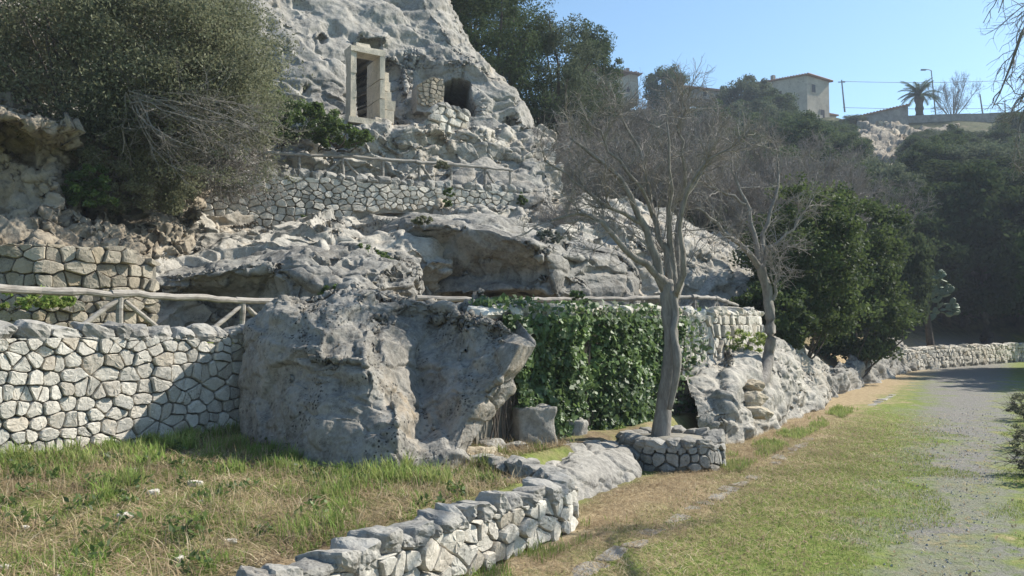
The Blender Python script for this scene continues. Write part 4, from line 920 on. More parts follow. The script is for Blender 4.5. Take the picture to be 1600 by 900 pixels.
# ------------------------------------------------------------------ shrubs and trees
def bush(name, label, cat, c, dims, nc, nl, size, mat, seed, base=None, group=None, cr=.2, asp=.45, bark='darkbark', stems=14, twig=0, squash=.7, tr=.03, twr=.0055):
    """leafy mass: c centre of the foliage, dims half sizes; stems rise from base"""
    rs = np.random.RandomState(seed); c = np.array(c, float); base = np.array(base if base is not None else (c[0], c[1], c[2]-dims[2]), float)
    root = thing(name, label, cat, base, group); V, Fs, t, cl = crown(c, dims, nc, nl, size, rs, cr, asp, squash)
    tag(mk('foliage', V, Fs, M[mat], root, attr={'tint': t}), kind='stuff')
    P_, R_2 = [], []
    for q in cl[rs.choice(len(cl), stems)]:
        m = (base+q)/2+rs.normal(size=3)*.12*max(dims); p, r = poly_tube([base+rs.normal(size=3)*.05, m, q], [tr, tr*.7, tr*.25], 9, 5, .02, rs); P_.append(p[0]); R_2.append(r[0])
    P_ = np.array(P_); L = [tubes(P_, np.array(R_2), 5)]
    if twig:
        a, ra = sprout(P_, twig, 6, .25*max(dims), .6*max(dims), twr, rs, .1, 1.0, .3, .12); b, rb = sprout(a, 4, 4, .15, .45, twr*.6, rs, .1, 1.0, .2, .15)
        L += [tubes(a, ra, 4, False), tubes(b, rb, 3, False)]
    V, Fs = merge(L); mk('stems', V, Fs, M[bark], root)
    return root
# large wild olive hanging over the bank, upper left
def c3(u, v, d): return P(u, v, d)
OB = P(150, 290, 14.6)
bush('olive_tree', 'huge dark wild olive hanging over the bank and filling the top left corner', 'tree', P(70, 75, 14.4), (3.9, 2.1, 2.8), 330, 420, .066, 'olive', 3, base=OB, cr=.25, stems=26, tr=.035, bark='darkbark')
bush('olive_tree', 'grey-green olive boughs spreading right from the bank over the end of the upper wall', 'tree', P(265, 120, 14.3), (1.9, 1.4, 1.9), 170, 380, .058, 'olive', 4, base=P(200, 260, 15.6), cr=.27, stems=26, twig=6, tr=.025, bark='twig')
bush('olive_shrub', 'drooping silvery shrub hanging below the olive tree in front of the bank', 'shrub', P(185, 262, 13.9), (1.35, .9, 1.05), 170, 190, .052, 'olive', 6, base=P(190, 250, 14.6), cr=.2, stems=18, twig=5, bark='twig')
bush('thicket', 'bare tangled twigs with a few leaves trailing over the left end of the upper wall', 'shrub', P(335, 250, 15.6), (1.45, .8, 1.0), 110, 50, .045, 'olive', 7, base=P(270, 190, 15.6), stems=50, twig=18, bark='twig', tr=.02, twr=.010)
bush('olive_tree', 'darkest olive crown at the very top left, behind the nearer boughs', 'tree', P(-20, 20, 16.8), (3.6, 1.6, 2.6), 420, 180, .08, 'olive', 5, base=P(60, 290, 16.4), cr=.2, stems=12, tr=.04)
bush('olive_tree', 'loose olive spray reaching right toward the cliff face above the green shrub', 'tree', P(360, 90, 15.8), (1.2, .9, 1.7), 120, 110, .055, 'olive', 12, base=P(300, 220, 15.8), cr=.24, stems=20, twig=6, tr=.02, bark='twig')
bush('olive_shrub', 'sprawling arching pale branches with sparse olive leaves in front of the dark olive', 'shrub', P(335, 190, 13.4), (1.45, .5, 1.5), 70, 44, .05, 'olive', 15, base=P(205, 150, 13.0), cr=.2, stems=30, twig=10, bark='bark', tr=.014, twr=.0045)
bush('ivy_clump', 'small patch of dark green creeper in the shaded hollow of the bank', 'creeper', P(138, 295, 12.9), (.42, .35, .42), 40, 90, .055, 'green', 8, base=P(140, 250, 13.6), stems=5)
bush('green_shrub', 'bright green shrub on the ledge left of the doorway', 'shrub', P(452, 188, 18.7), (1.25, .7, .50), 110, 130, .075, 'green', 9, base=P(440, 225, 18.9), stems=8)
bush('green_shrub', 'low dark green shrub below and left of the door threshold', 'shrub', P(535, 214, 19.0), (.75, .5, .26), 60, 110, .07, 'green', 10, base=P(520, 232, 19.0), stems=6)
bush('green_shrub', 'leafy shrub trailing from the olive onto the ledge', 'shrub', P(395, 180, 18.0), (1.0, .6, .8), 90, 120, .07, 'green', 11, base=P(400, 210, 18.5), stems=6)
# little plants on the rocks
for i, (u, v, d, sx, sz, mt_, l) in enumerate(((700, 310, 19.6, .16, .3, 'green', 'small green tuft growing out of the upper wall'), (816, 312, 21.0, .12, .2, 'green', 'tiny green plant near the right end of the upper wall'), (856, 371, 17.8, .34, .18, 'olive_blue', 'round green cushion plant on the slope above the overhanging ledge'),
     (566, 397, 14.3, .2, .2, 'green', 'yellow-green sprig on the ledge over the rounded outcrop'), (598, 402, 14.6, .2, .12, 'green', 'low green plant beside the sprig on the rounded outcrop'), (520, 455, 12.6, .25, .10, 'green', 'small weed in a crack of the rounded outcrop'),
     (480, 343, 17.6, .22, .09, 'green', 'flat weed at the foot of the upper wall'), (520, 188, 20.4, .2, .08, 'green', 'green tuft on the ledge just right of the threshold'), (690, 258, 20.0, .2, .1, 'olive', 'olive tuft behind the upper fence'), (905, 470, 13.8, .16, .22, 'ivy', 'ivy sprig climbing over the fence rail above the ivy wall'),
     (20, 468, 9.9, .6, .12, 'grass', 'fresh green grass patch behind the near fence'), (75, 470, 10.2, .35, .10, 'grass', 'green grass clump behind the near fence, right of the larger patch'), (1160, 535, 14.8, .55, .30, 'grass', 'sunny yellow-green weeds between the wall end and the leaning tree'), (930, 668, 11.2, .5, .05, 'grass', 'thin grass at the foot of the ivy'), (660, 345, 15.3, .2, .08, 'olive', 'dry tuft on the edge of the overhanging ledge'))):
    bush('plant', l, 'plant', P(u, v, d), (sx, sx*.7, sz), 30, 50, .06, mt_, 50+i, stems=4, tr=.006)
# broadleaf mass right of the leaning tree
bush('broadleaf_shrub', 'tall glossy green shrub right behind the leaning bare tree', 'shrub', P(1255, 430, 20.5), (1.55, 1.5, 2.1), 150, 190, .10, 'glossy', 21, base=P(1255, 575, 20.5), cr=.26, asp=.6)
bush('broadleaf_shrub', 'lower glossy green shrub filling the gap between leaning tree and tall shrub', 'shrub', P(1205, 500, 19.0), (1.0, 1.2, 1.0), 120, 110, .09, 'glossy', 22, base=P(1210, 560, 19.2), asp=.6)
bush('broadleaf_shrub', 'dark green ivy-clad shrub on the verge where the path turns', 'shrub', P(1340, 480, 25.5), (1.45, 1.6, 2.2), 240, 110, .12, 'glossy', 23, base=P(1345, 590, 25), asp=.6)
bush('broadleaf_shrub', 'rounded green shrub rising behind the glossy ones, under the bare brush', 'shrub', P(1310, 375, 26), (2.2, 1.8, 1.6), 150, 150, .11, 'glossy', 24, base=P(1300, 480, 28), asp=.6)
# tall trees behind the cliff
for (u, v, d, h, dims, mt_, l, sd_) in (
    (780, 330, 33, 9.5, (2.5, 2.3, 3.7), 'far', 'tall dark tree right against the cliff edge', 61), (852, 330, 34, 8.6, (2.4, 2.2, 3.6), 'farb', 'tall grey-green tree behind the cliff, its crown touching the top of the photo', 62),
    (735, 250, 36, 9.5, (2.4, 2.4, 3.5), 'far', 'dark tree leaning over the top of the cliff', 63), (900, 330, 38, 6.8, (2.0, 2.0, 3.2), 'farb', 'shorter grey-green tree at the right of the tall group behind the cliff', 64),
    (925, 290, 48, 9.4, (1.7, 1.7, 3.6), 'far', 'narrow dark evergreen standing out against the sky', 65), (690, 130, 34, 7.5, (2.2, 2.2, 3.0), 'far', 'dark tree crown above the top right of the cliff face', 66)):
    b = P(u, v, d); tree('evergreen_tree', l, 'tree', b, h, dims, 240, 130, .13 if d < 44 else .17, mt_, sd_, trunk_r=.2, cr=.2, asp=.35, limbs=9)
# ------------------------------------------------------------------ hillside: prototypes first, then copies
proto = []
for k, (mt_, dims, sz, seed) in enumerate((('far', (2.6, 2.6, 2.1), .20, 71), ('farb', (2.2, 2.2, 1.8), .18, 72), ('far', (1.8, 1.8, 2.5), .18, 73), ('farb', (3.0, 2.8, 1.7), .18, 74), ('grove', (2.6, 2.5, 2.3), .22, 75), ('grove', (1.9, 1.9, 2.6), .20, 76))):
    t = tree('evergreen_tree', 'x', 'tree', (0, 0, 0), dims[2]*2.1, dims, 150, 150, sz, mt_, seed, trunk_r=.22, cr=.24, asp=.5, limbs=6, low=.2); proto.append([t, False])
def bare_proto(seed, h):
    rs = np.random.RandomState(seed); root = thing('bare_brush', 'x', 'shrub', (0, 0, 0)); a = []
    for i in range(11):
        d = rs.normal(size=3)*np.array((.5, .5, .1)); a.append([(d*k*.38*h/3+np.array((0, 0, h*.8*k/5)))+rs.normal(size=3)*.06*k/5 for k in range(6)])
    a = np.array(a); V, Fs = tubes(a, np.linspace(.05, .012, 6)[None]*np.ones((11, 1)), 5); mk('stems', V, Fs, M['bark'], root)
    b, rb = sprout(a, 11, 6, h*.25, h*.5, .013, rs, .35, .8, .15, .13); c, rc = sprout(b, 9, 4, h*.08, h*.22, .008, rs, .25, 1.0, .1, .16); e, re = sprout(c, 3, 3, h*.05, h*.12, .006, rs, .2, 1, .1, .15)
    V, Fs = merge([tubes(b, rb, 4, False), tubes(c, rc, 3, False), tubes(e, re, 3, False)]); tag(mk('twigs', V, Fs, M['twig'], root), kind='stuff'); return root
bp = [[bare_proto(81, 3.6), False], [bare_proto(82, 3.0), False]]
remember(None)
def put(pl_, k, loc, s, rz, label, group=None):
    t, used = pl_[k]; o = t if not used else copy_tree(t); pl_[k][1] = True
    o.location = loc; o.rotation_euler = (0, 0, rz); o.scale = s if isinstance(s, tuple) else (s, s, s); o['label'] = label
    if group: o['group'] = group
    elif 'group' in o: del o['group']
    return o
R3 = random.Random(21)
HK = [5.2, 4.5, 5.6, 4.2, 5.6, 5.9]
def put_top(k, u, vt, d, s, rz, label, group=None):
    """stand a copy on the ground at distance d so that its top reaches the height seen at vt"""
    q = P(u, vt, d); g_ = gz(q[0], q[1])-.3; sz = min(max((q[2]-g_)/HK[k], .5*s), 1.55*s); put(proto, k, (q[0], q[1], q[2]-HK[k]*sz), (s, s, sz), rz, label, group)
for u, vt, d, k, s, l in ((1040, 97, 106, 0, 1.15, 'round grey-blue tree on the skyline between the two tiled roofs'), (1165, 118, 100, 3, 1.35, 'wide dark evergreen on the skyline just left of the plastered house'), (1205, 136, 97, 0, 1.2, 'dark evergreen in front of the shaded side of the plastered house'),
     (1165, 160, 86, 3, 1.5, 'broad evergreen two rows below the plastered house'), (1275, 186, 92, 0, 1.2, 'dark evergreen under the lit corner of the plastered house'), (1235, 195, 78, 2, 1.5, 'upright evergreen left of the bare rock scar'), (1305, 205, 76, 0, 1.25, 'rounded evergreen just left of the bare rock scar'),
     (1452, 205, 86, 1, 1.3, 'grey-green tree right of the bare rock scar'), (1132, 140, 105, 2, .7, 'small evergreen beside the long low roof'), (1332, 181, 108, 3, .7, 'low evergreen hiding the left end of the dark stone building'), (1600, 166, 92, 0, 1.2, 'evergreen at the far right of the skyline')):
    put_top(k, u, vt, d, s, R3.uniform(0, 6), l)
gA = 'evergreen trees and bushes covering the far hillside'; lA = 'one of the dark evergreen trees massed on the hillside below the skyline'
HT = []
for i in range(2600):
    y = R3.uniform(46, 106); u = R3.uniform(880, 1720); x = (u-800)/F*y; z = gz(x, y)
    if z < 2.6 or (1335 < u < 1428 and y > 86): continue
    if any((x-a)**2+(y-b)**2 < (1.9+y*.010)**2 for a, b in HT): continue
    vl = np.interp(u, [880, 1000, 1010, 1130, 1140, 1250, 1262, 1320, 1340, 1420, 1440, 1600, 1720], [164, 164, 162, 162, 146, 160, 186, 186, 272, 272, 204, 196, 190])
    ztop = P(u, vl+R3.uniform(0, 16), y)[2]; k = R3.choice([0, 0, 1, 2, 3]); s = R3.uniform(.75, 1.3); sz = min(s, (ztop-z+.4)/HK[k])
    if sz < .3: continue
    if sz < s: s = max(sz, s*.7)
    HT.append((x, y)); put(proto, k, (x, y, z-.4), (s, s, sz), R3.uniform(0, 6), lA, gA)
    if len(HT) >= 210: break
def rank_label(items, fmt, rows):
    """items: list of (u, d); rows: [(dmax, name)] -> a label per item from its row and its place in it"""
    W_ = ['first', 'second', 'third', 'fourth', 'fifth', 'sixth', 'seventh', 'eighth', 'ninth', 'tenth', 'eleventh', 'twelfth']; row = [next(j for j, r in enumerate(rows) if it[1] <= r[0]) for it in items]; out = []
    for i, it in enumerate(items):
        k = sorted(q[0] for q, r in zip(items, row) if r == row[i]).index(it[0]); out.append(fmt % (W_[k], rows[row[i]][1]))
    return out
gB = 'trees of the shaded grove behind the far path wall'; lB = 'one of the tall dark trees of the shaded grove behind the far path wall'
L_gB = ((1418, 46, 2, 1.3, 300), (1470, 50, 0, 1.5, 290), (1535, 47, 2, 1.6, 265), (1585, 52, 0, 1.6, 250), (1630, 48, 2, 1.7, 250), (1440, 56, 0, 1.5, 265), (1505, 58, 0, 1.7, 245), (1570, 62, 2, 1.8, 235), (1650, 58, 0, 1.8, 230), (1700, 50, 0, 1.7, 250), (1385, 50, 2, 1.2, 300), (1410, 64, 0, 1.5, 255), (1480, 66, 0, 1.6, 240), (1540, 54, 0, 1.5, 270), (1340, 46, 2, 1.2, 310), (1500, 51, 2, 1.4, 285))
N_gB = rank_label([(q[0], q[1]) for q in L_gB], 'tall dark grove tree, %s from left, %s row behind the far path wall', [(52, 'front'), (99, 'back')])
for i, (u, d, k, s, vt) in enumerate(L_gB):
    put_top(4 if k == 0 else 5, u, vt, d, s, i*1.7, N_gB[i], gB)
gC = 'dense trees on the near slope behind the bare brush'; lC = 'one of the evergreen bushes on the slope directly behind the bare brush'
L_gC = ((900, 230, 36, 1, .8), (960, 230, 42, 3, .9), (1050, 240, 40, 0, .9), (1120, 250, 38, 1, .9), (1190, 265, 36, 0, .8), (1240, 262, 40, 3, 1.0), (1300, 265, 42, 0, 1.0), (1360, 275, 42, 2, 1.0), (1000, 190, 52, 0, 1.1), (1090, 190, 50, 3, 1.2), (1180, 215, 52, 0, 1.2), (1270, 225, 54, 0, 1.2), (1350, 240, 55, 3, 1.3), (940, 185, 55, 2, 1.1), (1380, 325, 36, 0, .8), (1325, 345, 33, 2, .6), (1160, 345, 29, 1, .5), (1110, 305, 30, 1, .5), (900, 160, 60, 0, 1.2))
N_gC = rank_label([(q[0], q[2]) for q in L_gC], 'slope evergreen, %s from left in the %s row behind the bare brush', [(37, 'nearest'), (43, 'middle'), (99, 'farthest')])
for i, (u, vt, d, k, s) in enumerate(L_gC):
    put_top(k, u, vt, d, s, i*2.1, N_gC[i], gC)
gD = 'bare brown brush on the slope behind the bare trees'; lD = 'one of the leafless brown thickets crowding the slope behind the two bare trees'
L_gD = ((890, 330, 25, 0, .8), (935, 325, 27, 1, .9), (985, 330, 28, 0, .9), (1040, 340, 29, 1, 1.0), (1095, 350, 29, 0, .9), (1150, 360, 28, 1, .9), (1210, 370, 27, 0, .8), (1270, 345, 30, 1, .9), (1330, 360, 33, 0, .9), (1000, 285, 36, 0, 1.1), (1070, 285, 37, 1, 1.2), (1140, 300, 37, 0, 1.1), (1200, 315, 36, 1, 1.0), (940, 280, 36, 1, 1.1), (1260, 325, 38, 0, 1.0), (880, 280, 33, 1, .9), (1320, 335, 40, 1, 1.0), (1380, 375, 36, 0, .8), (870, 370, 21, 1, .5), (1115, 290, 45, 0, 1.1), (1000, 235, 50, 1, 1.2), (940, 235, 52, 0, 1.1), (1070, 235, 55, 0, 1.2))
N_gD = rank_label([(q[0], q[2]) for q in L_gD], 'leafless brown thicket, %s from left, %s row behind the two bare trees', [(31, 'nearest'), (41, 'middle'), (99, 'farthest')])
for i, (u, v, d, k, s) in enumerate(L_gD):
    q = P(u, v, d); put(bp, k, (q[0], q[1], q[2]-.4), s, i*2.3, N_gD[i], gD)
gE = 'trees on the valley side of the path, outside the picture, shading it'; lE = 'one of the valley-side trees, outside the picture, that shade the far path'
for i, (x, y, k, s) in enumerate(((25.8, 31.0, 0, (1.7, 1.7, 2.0)), (29, 35, 2, (1.8, 1.8, 1.9)), (23.2, 27.0, 2, (1.3, 1.3, 1.6)), (30, 30, 0, (1.7, 1.7, 2.2)))):
    put(proto, k, (x, y, -.3), s, i*1.9, lE, gE)
for i, (x, y, l) in enumerate(((9.6, 15.0, 'added scrub standing in for a ragged shadow line right of the path, farthest of three'), (7.4, 11.3, 'added scrub standing in for a ragged shadow line right of the path, middle one'), (6.05, 9.2, 'added scrub standing in for a ragged shadow line right of the path, nearest one'))):
    bush('shadow_line_scrub', l, 'shrub', (x, y, .28), (.26, .6, .28), 30, 40, .05, 'olive', 130+i, base=(x+.1, y, 0), stems=10, twig=6, tr=.01)  # scrub added to draw the dark ragged shadow line along the verge
# ------------------------------------------------------------------ skyline buildings
def wallbox(nm, parent, c, T, N, w0, w1, d0_, d1_, z0, z1, mat):
    c = np.array(c, float); V, Fs = obox(c+T*(w0+w1)/2+N*(d0_+d1_)/2+Uz*(z0+z1)/2, T*(w1-w0)/2, N*(d1_-d0_)/2, Uz*(z1-z0)/2); return mk(nm, V, Fs, mat, parent)
def window(root, c, T, N, s, z, wd, ht):
    fr_ = wallbox('window', root, c, T, N, s-wd/2-.12, s+wd/2+.12, -.02, .06, z-.12, z+ht+.12, M['plaster']); wallbox('pane', fr_, c, T, N, s-wd/2, s+wd/2, .04, .075, z, z+ht, M['void'])
def tile_roof(parent, corners, n, mat, thick=.16):
    """corners: 4 points eave-a, eave-b, ridge-b, ridge-a; rounded tile rows"""
    a, b, c, d = [np.array(q, float) for q in corners]; L = []
    V = np.array([a, b, c, d, a-Uz*thick, b-Uz*thick, c-Uz*thick, d-Uz*thick]); Fs = np.array([(0, 1, 2, 3), (7, 6, 5, 4), (0, 4, 5, 1), (1, 5, 6, 2), (2, 6, 7, 3), (3, 7, 4, 0)]); L.append((V, Fs))
    k = np.linspace(0, 1, n)[:, None]; p = np.stack((a+(b-a)*k, d+(c-d)*k), 1); L.append(tubes(p, np.full((n, 2), .11), 6)); V, Fs = merge(L); return mk('roof', V, Fs, mat, parent)
D1 = 112.0; cor = P(1262, 185, D1); base = cor-np.array((0, 0, 2.0))
h1 = thing('plastered_house', 'two-storey house with a peeling cream plaster front alone on the skyline', 'house', base)
Ta = np.array((.88, .47, 0)); Na = np.array((.47, -.88, 0))         # lit face to the right
Tb = np.array((-.80, .60, 0)); hh = P(1262, 117, D1)[2]-base[2]
Nb_ = np.array((-.60, -.80, 0))
bx_ = [base, base+Ta*4.5, base+Ta*4.5+Tb*8.5, base+Tb*8.5]
zt_ = [hh, hh-.35, hh-.25, hh+.05]
V = np.array([q for q in bx_]+[q+Uz*z for q, z in zip(bx_, zt_)]); mk('wall', V, np.array([(0, 1, 5, 4), (1, 2, 6, 5), (2, 3, 7, 6), (3, 0, 4, 7)]), M['plaster'], h1)
e = .35; up_ = [q+Uz*(z+.02) for q, z in zip(bx_, zt_)]
up_ = [up_[0]-Ta*e-Tb*e, up_[1]+Ta*e-Tb*e, up_[2]+Ta*e+Tb*e, up_[3]-Ta*e+Tb*e]
tile_roof(h1, [q+Uz*.1 for q in (up_[1], up_[2], up_[3], up_[0])], 24, M['tiles'])
window(h1, base, Ta, Na, 1.25, 5.9, .75, 1.15); window(h1, base, Ta, Na, 3.0, 2.3, .8, 1.3); window(h1, base, Ta, Na, 1.4, 8.3, 1.3, .05) if False else None
window(h1, base, Tb, Nb_, 4.0, 5.5, .8, 1.1)
wallbox('chimney', h1, base+Tb*5+Uz*(hh), Ta, Na, 0, .5, -.25, .25, -.2, .9, M['stonehouse'])
bal = wallbox('balcony', h1, base+Ta*4.52, Ta, Na, 0, .9, -3.0, -1.0, 3.9, 4.05, M['stonehouse'])
for k in range(6): wallbox('baluster', bal, base+Ta*4.52, Ta, Na, .85, .88, -3.0+k*.4, -2.97+k*.4, 4.06, 5.0, M['metal'])
wallbox('handrail', bal, base+Ta*4.52, Ta, Na, .83, .90, -3.0, -.97, 5.0, 5.06, M['metal'])
an = wallbox('annex', h1, base+Ta*4.7, Ta, Na, .0, 1.9, -3.4, -.6, 0, 3.3, M['plaster']); wallbox('annex_roof', h1, base+Ta*4.7, Ta, Na, -.1, 2.15, -3.6, -.3, 3.31, 3.5, M['tiles']); wallbox('annex_door', h1, base+Ta*4.7, Ta, Na, .3, .8, -.61, -.56, .8, 2.6, M['void'])
wallbox('lower_wall', h1, base, Ta, Na, -.9, 1.2, .05, 1.6, -.5, 2.2, M['plaster'])
# dark stone building right of it
b2 = P(1338, 212, 108); h2 = thing('stone_building', 'dark windowless stone outbuilding with a sloping roof between the house and the palm', 'building', b2)
T2 = np.array((.985, -.17, 0)); N2 = np.array((-.17, -.985, 0)); L2 = 6.7; B2 = np.array(b2)
q = [B2, B2+T2*L2, B2+T2*L2-N2*5, B2-N2*5]; zz = [2.5, 3.95, 3.95, 2.5]
mk('wall', np.array(q+[a+Uz*z for a, z in zip(q, zz)]), np.array([(0, 1, 5, 4), (1, 2, 6, 5), (2, 3, 7, 6), (3, 0, 4, 7)]), M['stonehouse'], h2)
tile_roof(h2, [q[0]+Uz*2.6-T2*.2+N2*.2, q[1]+Uz*4.05+T2*.2+N2*.2, q[2]+Uz*4.05+T2*.2-N2*.2, q[3]+Uz*2.6-T2*.2-N2*.2], 18, M['tiles'])
# gabled house far left
b3 = P(962, 160, 112); h3 = thing('gabled_house', 'cream gabled house with a tiled roof half hidden behind the narrow evergreen', 'house', b3); B3 = np.array(b3)
T3 = np.array((.95, .3, 0)); N3 = np.array((.3, -.95, 0)); ww = 3.6
g = [B3, B3+T3*ww, B3+T3*ww-N3*7, B3-N3*7]; rg = B3+T3*ww*.5
mk('wall', np.array([g[0], g[1], g[2], g[3]]+[a+Uz*3.2 for a in g]+[g[0]+T3*3.4+Uz*4.9, g[3]+T3*3.4+Uz*4.9]), [np.array([(0, 1, 5, 4), (1, 2, 6, 5), (2, 3, 7, 6), (3, 0, 4, 7)]), np.array([(4, 5, 8), (7, 9, 6)])], M['plaster'], h3)
tile_roof(h3, [g[0]-T3*4.5+Uz*4.9+N3*.6, g[0]+T3*3.9+Uz*4.4+N3*.6, g[3]+T3*3.9+Uz*4.6, g[3]-T3*4.5+Uz*5.2], 16, M['tiles'])
mk('side_wall', *obox(B3-T3*2.4+Uz*2.2-N3*1.0, T3*2.0, N3*.2, Uz*2.2), M['stonehouse'], h3)
wallbox('chimney', h3, B3+T3*2.2+Uz*4.6, T3, N3, 0, .45, -1.4, -.9, 0, .9, M['stonehouse']); window(h3, B3, T3, N3, 1.9, 1.6, .5, .8)
# long low roof
b4 = P(1072, 152, 112); h4 = thing('long_low_house', 'long low house whose tiled roof shows just above the brush, right of the round tree', 'house', b4); B4 = np.array(b4)
wallbox('wall', h4, B4, T3, N3, 0, 7.5, -4, 0, 0, 1.5, M['stonehouse']); c = [B4+Uz*1.5+N3*.4-T3*.3, B4+T3*7.8+Uz*1.45+N3*.4, B4+T3*7.8+Uz*2.0-N3*3, B4+Uz*2.15-N3*3-T3*.3]; tile_roof(h4, c, 30, M['tiles']); window(h4, B4, T3, N3, 3, .4, .6, .6)
# road wall on the skyline
q0 = P(1332, 190, 110); q1 = P(1700, 178, 110)
rw = thing('roadside_wall', 'long low dark parapet wall along the skyline behind the palm', 'wall', q0)
for k in range(12):
    a = np.array(q0)+(np.array(q1)-np.array(q0))*k/12; b = np.array(q0)+(np.array(q1)-np.array(q0))*(k+.985)/12; m = (a+b)/2; d = (b-a)/2; V, Fs = obox(m+Uz*-.6, d, np.array((0, .2, 0)), Uz*(1.15+R3.uniform(-.06, .06))); mk('panel', V, Fs, M['stonehouse'], rw)
rn = pl((1372, 205, 103), (1398, 203, 103)); dry_wall('ruined_wall', rn, zs((1372, 214, 103), (1398, 214, 103)), zs((1372, 188, 103), (1398, 192, 103)), 'small sunlit ruined wall in front of the dark stone building', 'stone wall', .6, .4, M['ochre_stone'], gap=.04, proud=.06, thick=.6, seed=77)
net('rock_scar', [[(1340, 195, 106), (1368, 190, 105), (1392, 196, 105), (1418, 205, 105), (1500, 196, 106)], [(1335, 215, 91), (1365, 212, 90.5), (1395, 218, 90.5), (1420, 222, 91), (1480, 215, 95)],
     [(1330, 245, 82.5), (1358, 240, 82), (1388, 240, 82), (1408, 250, 82.5), (1450, 244, 87)], [(1325, 285, 70), (1348, 285, 69.5), (1380, 285, 69.5), (1400, 285, 70), (1430, 280, 74)]], 90, 150, M['scar'], [('fbm', 4, .7), ('block', 2.4, .9), ('ridge', 1.4, .5), ('pit', 1.2, .4)], seed=41)
# poles, street lamp, wires
def pole(name, label, u, v0, v1, d, r, lean=0, cat='pole'):
    a = P(u, v0, d); b = P(u-lean, v1, d); root = thing(name, label, cat, a); V, Fs = tubes(np.array([[a, (a+b)/2, b]]), np.array([[r, r*.85, r*.7]]), 8); mk('shaft', V, Fs, M['metal'], root); return root, b
pR, pt = pole('utility_pole', 'utility pole just right of the plastered house', 1320, 175, 125, 112, .13, 5); V, Fs = obox(pt-Uz*.3, (.5, 0, 0), (0, .06, 0), (0, 0, .06)); mk('crossarm', V, Fs, M['metal'], pR)
lR, lt = pole('street_lamp', 'slim street lamp standing beside the palm', 1463, 190, 110, 112, .10, 8, 'street lamp'); V, Fs = tubes(np.array([[lt, lt+np.array((-.4, 0, .12)), lt+np.array((-.9, 0, .12))]]), np.full((1, 3), .06), 6); mk('arm', V, Fs, M['metal'], lR); V, Fs = obox(lt+np.array((-1.1, 0, .08)), (.35, 0, 0), (0, .14, 0), (0, 0, .08)); mk('lamp_head', V, Fs, M['metal'], lR)
p3, t3 = pole('utility_pole', 'leaning pole on the skyline right of the bare skyline tree', 1538, 195, 147, 110, .12, 7); p4, t4 = pole('utility_pole', 'short pole rightmost on the skyline wall', 1571, 185, 158, 110, .10, 1)
V, Fs = obox(t4, (.25, 0, 0), (0, .05, 0), (0, 0, .05)); mk('crossarm', V, Fs, M['metal'], p4)
for i, (a, b, sag, l) in enumerate(((P(1315, 127, 112), P(1760, 112, 112), .7, 'upper overhead wire running right from the utility pole'), (P(1317, 168, 112), P(1760, 160, 112), .5, 'lower overhead wire crossing behind the palm trunk'))):
    k = np.linspace(0, 1, 24)[:, None]; p = a+(b-a)*k; p[:, 2] -= (4*k*(1-k))[:, 0]*sag; V, Fs = tubes(p[None], np.full((1, 24), .035), 5); o = mk('overhead_wire', V, Fs, M['metal']); tag(o, l, 'wire')
# palm
def palm():
    rs = np.random.RandomState(6); b = P(1437, 190, 111); top = P(1436, 150, 111); root = thing('palm_tree', 'stout date palm with arching fronds alone on the skyline', 'palm', b)
    K = 14; k = np.linspace(0, 1, K); p = b+(top-b)*k[:, None]; V, Fs = tubes(p[None], (.52+.06*np.sin(k*60)+.12*(k > .8))[None], 12); mk('trunk', V, Fs, M['darkbark'], root, smooth=True)
    for i in range(34):
        a = i*2.4; el = rs.uniform(.05, 1.35); L = rs.uniform(2.7, 3.5); d = np.array((math.cos(a)*math.cos(el), math.sin(a)*math.cos(el), math.sin(el))); p = [top.copy()]; 
        for j in range(9): p.append(p[-1]+d*L/9); d = d+np.array((0, 0, -.17)); d /= np.linalg.norm(d)
        p = np.array(p); L_ = [tubes(p[None], np.linspace(.06, .015, 10)[None], 4)]; 
        t = np.linspace(.8, 8.95, 34); i0 = t.astype(int); c = p[i0]+(p[i0+1]-p[i0])*(t-i0)[:, None]; ax = p[i0+1]-p[i0]; ax /= np.linalg.norm(ax, axis=1)[:, None]
        sd_ = np.cross(ax, (0, 0, 1)); sd_ /= np.linalg.norm(sd_, axis=1)[:, None]; ll = (.62*np.sin(np.clip(t/9, .08, .97)*math.pi)**.5)[:, None]
        for s in (-1, 1):
            e = c+(sd_*s*.8+ax*.5-np.array((0, 0, .35)))*ll; w_ = ax*.045; V = np.stack((c-w_, c+w_, e), 1).reshape(-1, 3); L_.append((V, np.arange(len(V)).reshape(-1, 3)))
        V, Fs = merge(L_); mk('frond', V, Fs, M['far'], root, attr={'tint': np.full(len(V), .3)})
palm()
q = P(1489, 190, 111); o = put(bp, 0, tuple(q), (1.3, 1.3, 1.75), 1.0, 'bare round tree on the skyline right of the palm and lamp'); o['category'] = 'tree'
